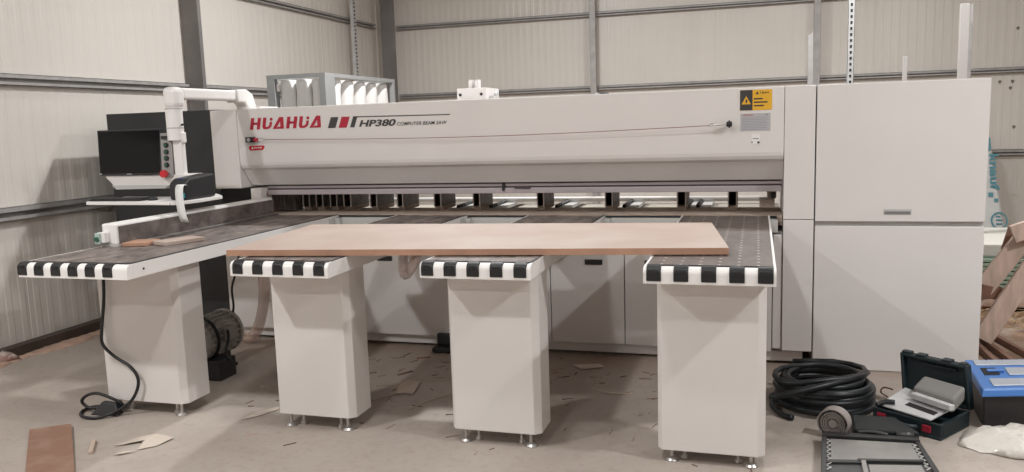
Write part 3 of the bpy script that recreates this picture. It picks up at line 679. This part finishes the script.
# ------------------------------------------------------------------ floor debris
o = MB().hexa([(-3.79, 3.60, .012), (-3.99, 3.50, .0), (-3.36, 2.88, .0), (-3.13, 2.96, .0)][::-1], [(-3.79, 3.60, .022), (-3.99, 3.50, .010), (-3.36, 2.88, .010), (-3.13, 2.96, .010)][::-1]).build('hardboard_offcut', MDFB, None)
tag(o, 'brown hardboard offcut lying flat on the floor at lower left', 'board')
o = rotbox(-3.415, 3.365, .0, .018, .175, .022, math.atan2(-.155, .121)).build('wood_stick', STRAP, None, bevel=.003); tag(o, 'short pale wooden stick on the floor beside the hardboard offcut', 'stick')
def scrap(pts, lab, nm='paper_scrap', m_=SCRAP, cat='scrap', grp='scraps on the floor'):
    m = MB(); c = Vector((sum(p[0] for p in pts)/len(pts), sum(p[1] for p in pts)/len(pts), 0))
    vs = [(p[0], p[1], .003+.010*random.random()) for p in pts]
    for a, b in zip(vs, vs[1:]+vs[:1]): m.quad((c.x, c.y, .014), a, b)
    bmesh.ops.remove_doubles(m.bm, verts=m.bm.verts[:], dist=.0005)
    o = m.build(nm, m_, None, thick=.002); tag(o, lab, cat, grp); return o
scrap([(-3.145, 3.39), (-3.08, 3.46), (-3.06, 3.57), (-3.13, 3.60), (-3.19, 3.60), (-3.26, 3.56), (-3.32, 3.41), (-3.27, 3.43), (-3.22, 3.50), (-3.17, 3.47)], 'torn pale paper scrap on the floor right of the short stick')
scrap([(-3.23, 3.31), (-3.18, 3.35), (-3.13, 3.38), (-3.19, 3.31)], 'sliver of pale paper on the floor nearest the camera at left')
scrap([(-2.204, 4.797), (-2.15, 4.78), (-2.096, 4.733), (-2.06, 4.62), (-2.043, 4.511), (-2.09, 4.53), (-2.14, 4.50), (-2.18, 4.56), (-2.20, 4.68)], 'crumpled tan paper scrap where thin straps meet, between two pedestals', m_=STRAP)
scrap([(-2.76, 4.17), (-2.74, 4.10), (-2.80, 3.98), (-2.86, 3.90), (-2.84, 4.0), (-2.79, 4.08)], 'small torn tan scrap below the second pedestal from left')
scrap([(-1.20, 5.30), (-1.02, 5.36), (-.98, 5.30), (-1.12, 5.22)], 'pale scrap on the floor under the board near the saw plinth')
for pts, lab in (([(-2.36, 4.64, .006), (-2.27, 4.665, .01), (-2.18, 4.68, .006)], 'thin tan strap on floor left of the crumpled scrap'),
                 ([(-2.244, 4.351, .006), (-2.20, 4.43, .01), (-2.14, 4.53, .006)], 'thin tan strap running toward the second pedestal'),
                 ([(-2.097, 4.754, .006), (-2.0, 4.79, .012), (-1.86, 4.84, .006)], 'thin tan strap on floor right of the crumpled scrap'),
                 ([(-1.97, 4.25, .004), (-1.90, 4.42, .006), (-1.79, 4.62, .004)], 'thin tan strap curving on the floor left of the third pedestal'),
                 ([(-.98, 4.86, .004), (-.86, 4.78, .008), (-.72, 4.80, .004)], 'thin pale strap on the floor between the third and fourth pedestals')):
    o = MB().tube(pts, .0035, 6).build('packing_strap', STRAP, None); tag(o, lab, 'strap', 'packing straps on the floor')
o = rotbox(-2.28, 4.93, 0, .006, .12, .02, 1.0).build('wood_splinter', WOODD, None); tag(o, 'dark wood splinter on the brown floor beyond the crumpled scrap', 'splinter')
o = rotbox(-2.30, 5.30, 0, .006, .10, .015, .5).build('wood_splinter', WOODD, None); tag(o, 'dark wood splinter on the bright patch below the saw plinth', 'splinter')
m = MB(); random.seed(21)
for k in range(150):
    x, y = random.uniform(-3.1, .0), random.triangular(3.2, 5.5, 5.2)
    if y < 4.0 and random.random() < .5: continue
    a = random.gauss(1.0, .7); l = random.uniform(.02, .09); w = random.uniform(.002, .006)
    c, q = math.cos(a)*l/2, math.sin(a)*l/2; e, f = -math.sin(a)*w/2, math.cos(a)*w/2
    m.prism([(x-c-e, y-q-f), (x+c-e, y+q-f), (x+c+e, y+q+f), (x-c+e, y-q+f)], 'z', 0, .004)
o = m.build('wood_chips', mat('mixed_wood_chips', (.16, .09, .06), .9, col2=(.42, .31, .24), vscale=6, c2=(.45, .55)), None); tag(o, 'scattered thin wood chips and slivers on the floor under the saw tables', 'wood chips', kind='stuff')
# sawdust drift by the left wall
m = MB(); 
for k in range(60):
    y = 2.5+k*.09; w = .10+.05*math.sin(k*.7)+.04*random.random()
    m.lathe((XL+.13+w*.3, y, -.004), [(w*.9, 0), (w*.5, .012), (0, .018)], 8)
o = m.build('sawdust_drift', SAW, None, smooth=True); tag(o, 'line of orange sawdust along the foot of left wall', 'sawdust', kind='stuff')
# rag at the left edge
m = MB(); m.lathe((-5.46, 4.66, 0), [(.085, 0), (.09, .02), (.07, .05), (.035, .07), (0, .075)], 18)
for v in m.bm.verts:
    v.co.x += .02*math.sin(v.co.y*31+v.co.z*40); v.co.y += .025*math.sin(v.co.x*27); v.co.z *= 1+.2*math.sin(v.co.x*40+v.co.y*22)
o = m.build('crumpled_rag', RAG, None, smooth=True); tag(o, 'crumpled pale stained rag on the floor at the left edge by wall', 'rag')

# ------------------------------------------------------------------ black hose coil
m = MB(); C0 = Vector((.382, 4.84, 0)); pts = []
turns = 13; rr_ = [.27, .245, .262, .235, .268, .24, .258, .232, .262, .225, .245, .215, .20]
N_ = 22
for k in range(turns*N_):
    a = 2*PI*k/N_; t = k/N_; i = int(t); fr = t-i
    r = rr_[i]*(1-fr)+rr_[min(i+1, turns-1)]*fr
    z = .018+t*.0120+.006*math.sin(a+i*1.3)
    pts.append((C0.x+r*math.cos(a+2.4)*1.0+.010*math.sin(i*2.1), C0.y+r*math.sin(a+2.4)*.98+.012*math.cos(i*1.7), z))
pts += [(.15, 4.92, .178), (.11, 4.79, .172), (.17, 4.67, .168), (.35, 4.68, .188), (.56, 4.78, .20), (.60, 4.95, .195), (.45, 5.09, .185), (.22, 5.05, .185)]
# loose end crossing the coil toward the pedestal
m.tube(pts, .0165, 10, smooth=2)
m.tube([(.62, 4.92, .18), (.56, 4.76, .20), (.40, 4.63, .19), (.22, 4.56, .155), (.11, 4.55, .125), (.085, 4.56, .12)], .0165, 10)
m.tube([(.10, 4.80, .05), (.095, 4.68, .03), (.14, 4.58, .018), (.20, 4.53, .018)], .0165, 10)
o = m.build('coiled_hose', HOSE, None, smooth=True); tag(o, 'big coil of thick black hose on floor before the tall cabinet', 'hose')

# ------------------------------------------------------------------ open tool case with tool
cs = thing('open_tool_case', 'open dark green-black power tool case with its lid raised', 'tool case', (.85, 4.57, 0))
u = Vector((.803, -.596, 0)); v = Vector((.596, .803, 0)); Lc = Vector((.610, 4.60, 0))
def cp(a, b, z): return tuple(Lc+u*a+v*b+Vector((0, 0, z)))
def cbox(m, a0, a1, b0, b1, z0, z1): m.hexa([cp(a0,b0,z0), cp(a1,b0,z0), cp(a1,b1,z0), cp(a0,b1,z0)], [cp(a0,b0,z1), cp(a1,b0,z1), cp(a1,b1,z1), cp(a0,b1,z1)])
LA, LB = .365, .31
m = MB(); cbox(m, 0, LA, 0, LB, 0, .02); cbox(m, 0, LA, 0, .018, .02, .085); cbox(m, 0, LA, LB-.018, LB, .02, .085); cbox(m, 0, .018, .018, LB-.018, .02, .085); cbox(m, LA-.018, LA, .018, LB-.018, .02, .085)
m.build('case_base', CASE, cs, bevel=.005)
# lid: shell hinged on the far long side
m = MB()
def lp_(a, h, d): return tuple(Lc+u*(a-h*.20)+v*(LB+.0+d+h*.18)+Vector((0, 0, .085+h)))
def lbox(m, a0, a1, h0, h1, d0, d1): m.hexa([lp_(a0,h0,d0), lp_(a1,h0,d0), lp_(a1,h0,d1), lp_(a0,h0,d1)], [lp_(a0,h1,d0), lp_(a1,h1,d0), lp_(a1,h1,d1), lp_(a0,h1,d1)])
LHH = .225
lbox(m, 0, LA, 0, LHH, .035, .05); lbox(m, 0, .018, 0, LHH, 0, .035); lbox(m, LA-.018, LA, 0, LHH, 0, .035); lbox(m, .018, LA-.018, LHH-.018, LHH, 0, .035); lbox(m, .018, LA-.018, 0, .018, 0, .035)
ld = m.build('case_lid', CASE, cs, bevel=.005)
m = MB(); lbox(m, .01, .06, LHH, LHH+.012, .005, .045); lbox(m, .09, .14, LHH, LHH+.010, .0, .05); lbox(m, .23, .28, LHH, LHH+.010, .0, .05); lbox(m, .32, .355, LHH-.005, LHH+.008, .005, .045); lbox(m, .12, .30, .18, .192, .015, .036)
m.build('lid_catch', CASE, ld, bevel=.003)
for a in (.03, .27):
    m = MB(); cbox(m, a, a+.045, -.010, .002, .03, .066); m.build('red_latch', mat('dull_red_latch', (.30, .012, .03), .4), cs, bevel=.004)
m = MB(); m.tube([cp(.13, 0, .05), cp(.13, -.05, .055), cp(.22, -.055, .055), cp(.25, -.02, .05)], .012, 8); m.build('case_handle', CASE, cs, smooth=True)
# tool: sheet-metal base plate, grey body
tl = thing('plunge_tool', 'silver and grey power tool with flat slotted plate in the open case', 'power tool', cp(.2, .15, .09))
m = MB()
def tb(m, pts, z0, z1, lift=(0, 0, 0, 0)): m.hexa([cp(a, b, z0+l) for (a, b), l in zip(pts, lift)], [cp(a, b, z1+l) for (a, b), l in zip(pts, lift)])
tb(m, [(.02, .03), (.31, .0), (.345, .20), (.03, .28)], .092, .099, (0, 0, .035, .04)); m.build('base_plate', GALVL, tl, bevel=.001)
m = MB(); tb(m, [(.13, .085), (.30, .050), (.305, .085), (.135, .125)], .1075, .1115, (.000, -.002, .006, .006)); m.build('plate_slot', DARK, tl)
m = MB(); tb(m, [(.13, .14), (.36, .09), (.37, .125), (.14, .18)], .135, .165); m.build('guide_bar', GALVL, tl, bevel=.004)
m = MB(); tb(m, [(.12, .18), (.36, .13), (.37, .24), (.13, .28)], .11, .185, (0, 0, .05, .05)); m.build('tool_body', mat('tool_grey', (.22, .21, .20), .45), tl, bevel=.015)
m = MB(); m.tube([cp(.02, .0, .10), cp(.05, .04, .118), cp(.09, .06, .12)], .013, 10); m.build('tool_grip', RUB, tl, smooth=True)
m = MB(); m.tube([(.74, 4.98, .02), (.70, 4.97, .05), (.72, 5.0, .07), (.77, 5.0, .06)], .005, 6)
o = m.build('loose_wire', WOODD, None); tag(o, 'thin brown wire loop on floor behind the open tool case', 'wire')

# ------------------------------------------------------------------ organiser case, roll of webbing
og = thing('organiser_case', 'flat grey see-through organiser case lying in front of the hose coil', 'case', (.53, 4.05, 0))
A, B, C_, D_ = Vector((.33, 4.25, 0)), Vector((.775, 4.26, 0)), Vector((.80, 3.82, 0)), Vector((.285, 3.70, 0))
def og_pt(s, t, z):  # s left-right, t far-near
    p = (A*(1-s)+B*s)*(1-t)+(D_*(1-s)+C_*s)*t; return (p.x, p.y, z)
def ogb(m, s0, s1, t0, t1_, z0, z1): m.hexa([og_pt(s0,t1_,z0), og_pt(s1,t1_,z0), og_pt(s1,t0,z0), og_pt(s0,t0,z0)], [og_pt(s0,t1_,z1), og_pt(s1,t1_,z1), og_pt(s1,t0,z1), og_pt(s0,t0,z1)])
m = MB(); ogb(m, 0, 1, 0, 1, 0, .045); m.build('case_tray', ORG, og, bevel=.006)
m = MB(); ogb(m, .09, .90, .14, .62, .045, .052); m.build('clear_window', ORGL, og, bevel=.002)
m = MB(); ogb(m, 0, 1, 0, .10, .045, .062); ogb(m, 0, .05, .1, 1, .045, .056); ogb(m, .95, 1, .1, 1, .045, .056); ogb(m, .05, .36, .64, .70, .045, .056); ogb(m, .33, .92, .62, .67, .045, .060)
m.build('lid_rim', mat('dark_grey_rim', (.028, .028, .028), .4), og, bevel=.003)
for s0 in (.05, .905):
    m = MB()
    for k in range(7):
        a, b, c = og_pt(s0, .16+k*.10, .052), og_pt(s0+.04, .20+k*.10, .052), og_pt(s0, .24+k*.10, .052)
        m.tube([a, b, c], .003, 5, smooth=1)
    m.build('zigzag_rib', GREYW, og)
m = MB(); ogb(m, .36, .40, .66, 1, .045, .060); ogb(m, .42, .88, .72, .98, .045, .050); m.build('inner_tray', mat('pale_grey_tray', (.26, .24, .225), .5), og)
# upright back half of the organiser
m = MB(); m.hexa([(.485, 4.28, 0), (.79, 4.29, 0), (.70, 4.50, 0), (.49, 4.49, 0)], [(.485, 4.28, .075), (.79, 4.29, .075), (.70, 4.50, .075), (.49, 4.49, .075)])
m.build('case_lower_half', mat('dark_teal_tray', (.008, .012, .013), .5), og, bevel=.01)
m = MB(); m.tube([(.50, 4.27, .062), (.57, 4.268, .068), (.64, 4.26, .062)], .009, 7); m.tube([(.68, 4.28, .06), (.76, 4.27, .065)], .014, 7); m.build('clasp', ORG, og, smooth=True)
m = MB()
for k, r in enumerate((.078, .060, .050, .041, .033)):
    seg = 30; w0, w1 = (-.035+k*.002, .035-k*.003)
    xf = Matrix.Translation((.395, 4.335, .081)) @ Matrix.Rotation(math.radians(-20), 4, 'Z')
    P_ = []
    m.xf = xf
    for j in range(seg):
        a, b = 2*PI*j/seg, 2*PI*(j+1)/seg
        m.hexa([((r-.005)*math.cos(a), w0, (r-.005)*math.sin(a)), (r*math.cos(a), w0, r*math.sin(a)), (r*math.cos(b), w0, r*math.sin(b)), ((r-.005)*math.cos(b), w0, (r-.005)*math.sin(b))],
               [((r-.005)*math.cos(a), w1, (r-.005)*math.sin(a)), (r*math.cos(a), w1, r*math.sin(a)), (r*math.cos(b), w1, r*math.sin(b)), ((r-.005)*math.cos(b), w1, (r-.005)*math.sin(b))])
m.cyl((0, -.03, 0), (0, .03, 0), .022, 16)
m.xf = None
o = m.build('webbing_roll', WEB, None); tag(o, 'grey roll of webbing standing on edge behind the organiser case', 'roll')

# ------------------------------------------------------------------ blue lidded tool box, plastic bag
tbx = thing('blue_lid_toolbox', 'black toolbox with blue lid and clear lid compartments at right edge', 'toolbox', (1.33, 4.88, 0))
Q = [(1.120, 4.56), (1.50, 4.66), (1.54, 5.22), (1.155, 5.13)]
def inset(q, d):
    c = Vector((sum(p[0] for p in q)/4, sum(p[1] for p in q)/4)); return [tuple(c+(Vector(p)-c)*d) for p in q]
q1 = inset(Q, .93); q0 = inset(Q, .86)
MB().hexa([(*p, 0) for p in q0], [(*p, .195) for p in q1]).build('box_body', mat('toolbox_black', (.022, .020, .020), .5), tbx, bevel=.008)
ll = MB().hexa([(*p, .185) for p in Q], [(*p, .225) for p in inset(Q, .96)]).build('blue_lid', BLUE, tbx, bevel=.008)
def qp(s, t, z):
    q = inset(Q, .96); a = Vector(q[0])*(1-s)+Vector(q[1])*s; b = Vector(q[3])*(1-s)+Vector(q[2])*s; p = a*(1-t)+b*t; return (p.x, p.y, z)
def qb(m, s0, s1, t0, t1_, z0, z1): m.hexa([qp(s0,t0,z0), qp(s1,t0,z0), qp(s1,t1_,z0), qp(s0,t1_,z0)], [qp(s0,t0,z1), qp(s1,t0,z1), qp(s1,t1_,z1), qp(s0,t1_,z1)])
m = MB(); qb(m, .16, .80, .08, .30, .225, .232); m.build('clear_cover', CLEARL, ll, bevel=.003)
m = MB(); qb(m, .10, .85, .76, .94, .225, .232); m.build('clear_cover', CLEARL, ll, bevel=.003)
m = MB(); qb(m, .48, .84, .42, .66, .225, .232); m.build('clear_cover', CLEARL, ll, bevel=.003)
m = MB(); qb(m, .14, .36, .44, .68, .2255, .228); m.build('handle_recess', DARK, ll)
m = MB(); qb(m, .20, .44, .52, .58, .228, .240); m.build('lid_handle', BLUE, ll, bevel=.004)
m = MB(); random.seed(3)
G = 22; vs = []
for i in range(G):
    for j in range(G):
        s, t = i/(G-1)*2-1, j/(G-1)*2-1; r2 = min(1, s*s+t*t)
        k = 1/max(1, math.sqrt(s*s+t*t)); x = 1.27+s*k*.29+.0; y = 4.385+t*k*.16
        z = .090*(1-r2)**.6+.012*math.sin(9*s+5*t)*(1-r2)+.010*math.sin(17*t-7*s)*(1-r2)+.006*math.sin(23*s+11*t)*(1-r2)+.004
        vs.append((x+.01*math.sin(8*t), y+.012*math.sin(7*s), z))
m._f(vs, [(i*G+j, (i+1)*G+j, (i+1)*G+j+1, i*G+j+1) for i in range(G-1) for j in range(G-1)])
o = m.build('plastic_bag', BAG, None, smooth=True, thick=.002); tag(o, 'crumpled pale translucent plastic bag on floor below the blue lidded box', 'plastic bag')

# ------------------------------------------------------------------ right background: timber, green sheets, foam, roll
def beam(name, p0, p1, w, t, m_, par=None, up=(0, 1, 0)):
    p0, p1 = Vector(p0), Vector(p1); d = (p1-p0).normalized(); n_ = Vector(up); s_ = d.cross(n_).normalized(); n_ = s_.cross(d).normalized()
    q = [p0+s_*a*w/2+n_*b*t/2 for a, b in ((-1,-1),(1,-1),(1,1),(-1,1))]; r = [p+(p1-p0) for p in q]
    return MB().hexa(q, r).build(name, m_, par, bevel=.003)
tr_ = thing('timber_trestle', 'rough pale timber trestle with crossed legs at the right edge', 'trestle', (1.95, 6.4, 0))
beam('diagonal_leg', (1.51, 6.22, .07), (2.03, 6.22, 1.02), .13, .04, WOOD, tr_)
beam('diagonal_leg', (1.46, 6.34, .30), (2.02, 6.36, 1.12), .13, .04, WOOD, tr_)
beam('top_rail', (1.68, 6.28, .80), (2.30, 6.28, 1.04), .12, .045, WOOD, tr_)
beam('cross_piece', (1.745, 6.44, .84), (1.70, 6.44, .66), .085, .03, WOODD, tr_)
beam('diagonal_leg', (2.6, 6.3, .02), (2.05, 6.3, 1.0), .12, .04, WOOD, tr_)
beam('foot_board', (1.50, 6.30, .40), (1.66, 6.40, .36), .09, .05, WOODD, tr_)
gs = thing('green_sheet_stack', 'stack of thin green sheets on timber bearers behind the trestle', 'sheet stack', (2.6, 7.9, 0))
for k in range(9):
    z = .14+k*.0355
    MB().box(1.70+.01*(k % 2), 3.3, 7.35, 8.6, z, z+.026).build('green_sheet', GREEN, gs, bevel=.003)
    MB().box(1.73, 3.28, 7.37, 8.5, z+.026, z+.0355).build('gap_shade', GREEND, gs)  # darkened green fill, paints the shade in the gap between sheets
for x in (1.78, 2.30, 2.9): MB().box(x, x+.12, 7.36, 8.6, .0, .14).build('bearer', WOODD if x < 2 else WOOD, gs, bevel=.003)
MB().box(1.75, 3.3, 7.33, 7.36, .06, .135).build('bearer_board', WOOD, gs, bevel=.003)
o = MB().box(1.80, 2.35, 8.7, 9.2, 0, .42).build('foam_block', FOAM, None, bevel=.01); tag(o, 'white foam block behind the green sheets beside the tall cabinet', 'foam block')
o = MB().box(1.78, 3.2, 7.42, 8.5, .460, .560).build('foam_slab', FOAM, None, bevel=.008); tag(o, 'pale foam slab lying on the stack of green sheets', 'foam slab')
ir = thing('insulation_pack', 'white wrapped insulation pack with teal lettering leaning by the back wall', 'insulation pack', (2.72, 10.85, 0))
m = MB(); m.hexa([(2.40, 10.7, 0.0), (2.84, 10.7, 0.0), (2.84, 10.95, 0.0), (2.40, 10.95, 0.0)], [(2.30, 11.10, 1.36), (2.68, 11.10, 1.36), (2.68, 11.35, 1.36), (2.30, 11.35, 1.36)])
m.build('pack_body', mat('white_wrapping', (.60, .60, .58), .35, var=.05), ir, bevel=.03)
m = MB()
def fp(x, z): return (x, 10.69+.4*z/1.36-.004, z)
def fpoly(pts): m.quad(*[fp(*p) for p in pts])
fpoly([(2.62, 1.16), (2.68, 1.16), (2.68, 1.31), (2.62, 1.31)])
fpoly([(2.48, .165), (2.82, .165), (2.82, .18), (2.48, .18)])
fpoly([(2.64, .62), (2.69, .62), (2.69, .67), (2.64, .67)]); fpoly([(2.70, .56), (2.74, .56), (2.74, .60), (2.70, .60)])
rg = [(2.745+.09*math.cos(a), .345+.10*math.sin(a)) for a in [k*PI/10 for k in range(20)]]; rg2 = [(2.745+.072*math.cos(a), .345+.082*math.sin(a)) for a in [k*PI/10 for k in range(20)]]
for k in range(20): fpoly([rg[k], rg[(k+1) % 20], rg2[(k+1) % 20], rg2[k]])
fpoly([(2.71, .30), (2.78, .30), (2.78, .315), (2.71, .315)]); fpoly([(2.71, .345), (2.78, .345), (2.78, .36), (2.71, .36)]); fpoly([(2.71, .385), (2.76, .385), (2.76, .40), (2.71, .40)])
m.build('printed_marks', TEAL, ir)
tx = text_obj('printed_lettering', 'knauf', .10, .42, (2.66, 0, 1.12), TEAL, ir, bold=.03, rot=-PI/2)
for v_ in tx.data.vertices:
    wz = v_.co.z+ORG_[ir.name].z; v_.co.y = 10.69+.4*wz/1.36-.006-ORG_[ir.name].y
    
for k, (a, b) in enumerate((((1.50, 5.72), (1.48, 6.62)), ((1.62, 5.62), (1.54, 6.60)), ((1.80, 5.70), (1.62, 6.72)))):
    o = beam('floor_plank', (*a, .022), (*b, .022), .035, .04, WOODD, None, up=(0, 0, 1))
    tag(o, ['dark plank on the floor nearest the tall cabinet side', 'dark plank on the floor between two others by trestle', 'dark plank on the floor furthest right, under the trestle'][k], 'plank', 'planks on the floor by the trestle')
m = MB(); random.seed(11)
for k in range(260):
    x, y = random.uniform(1.62, 2.9), random.gauss(6.98, .15); a = random.gauss(.2, .6); l = random.uniform(.10, .28)
    z = .02+random.random()*.09*max(0, 1-abs(y-6.98)/.3)
    m.tube([(x, y, z), (x+l*.5*math.cos(a), y+l*.5*math.sin(a), z+.02*random.random()), (x+l*math.cos(a), y+l*math.sin(a), z)], .0035, 4, smooth=1)
o = m.build('wood_shavings', STRAW, None); tag(o, 'heap of pale straw-like wood shavings in front of green sheets', 'shavings', kind='stuff')
m = MB()
for x, z in ((3.05, 2.62), (2.88, 1.98), (3.02, 1.98), (3.0, 1.90), (3.06, 1.42), (3.2, 1.3)):
    m.prism([(x+.018*math.cos(a)*(1+.3*math.sin(a*3)), z+.022*math.sin(a)) for a in [k*PI/5 for k in range(10)]], 'y', YB-.008, YB-.0045)
struct(m.build('trim_20', mat('grey_scuff', (.22, .19, .17), .8)))

# ------------------------------------------------------------------ lamps of the hall, and two added fill lamps
def lamp(x, y, z, e, size=.5, col=(.99, 1, 1)):
    l = bpy.data.lights.new('hall_and_fill_lamp', 'AREA'); l.shape = 'DISK'; l.size = size; l.energy = e; l.color = col
    o = bpy.data.objects.new('hall_and_fill_lamp', l); COL.objects.link(o); o.location = (x, y, z)
LZ = 4.6
lamp(-2.65, 7.2, 4.3, 165, .2)
lamp(2.9, 7.2, 4.3, 60, .2)
lamp(.5, 7.5, 4.3, 105, .25)
lamp(-1.3, -2.9, 4.3, 120, .2)
lamp(3.4, 1.0, 4.3, 50, .25)
lamp(-4.4, .8, 4.3, 155, .25)
lamp(-1.3, .7, 4.3, 30, .25)
lamp(-1.3, 2.6, 4.3, 40, .25)  # added fill lamp, brightens the beam face behind the tables
lamp(3.2, 2.8, 4.3, 175, .25)  # second added fill, lifts the cabinet doors and beam from the right
wd = bpy.data.worlds.new('hall_world'); SC.world = wd; wd.use_nodes = True
wd.node_tree.nodes['Background'].inputs[0].default_value = (1, .97, .93, 1); wd.node_tree.nodes['Background'].inputs[1].default_value = .05

# ------------------------------------------------------------------ camera
cam = bpy.data.cameras.new('camera'); co = bpy.data.objects.new('camera', cam); COL.objects.link(co)
yaw, pit, rol = [math.radians(a) for a in (-16.81926, 7.83659, -1.84471)]
fwd = Vector((math.sin(yaw)*math.cos(pit), math.cos(yaw)*math.cos(pit), -math.sin(pit)))
rgt = Vector((math.cos(yaw), -math.sin(yaw), 0)); up = rgt.cross(fwd)
c, s = math.cos(rol), math.sin(rol); r_, u_ = rgt*c+up*s, -rgt*s+up*c
co.matrix_world = Matrix(((r_.x, u_.x, -fwd.x, 0), (r_.y, u_.y, -fwd.y, 0), (r_.z, u_.z, -fwd.z, 1.66), (0, 0, 0, 1)))
cam.sensor_fit = 'HORIZONTAL'; cam.sensor_width = 36; cam.lens = 815.945*36/1024; cam.clip_start = .05
SC.camera = co
SC.view_settings.view_transform = 'Standard'; SC.view_settings.look = 'None'
SC.view_settings.gamma = 1; SC.view_settings.exposure = -.10; SC.view_settings.use_curve_mapping = False
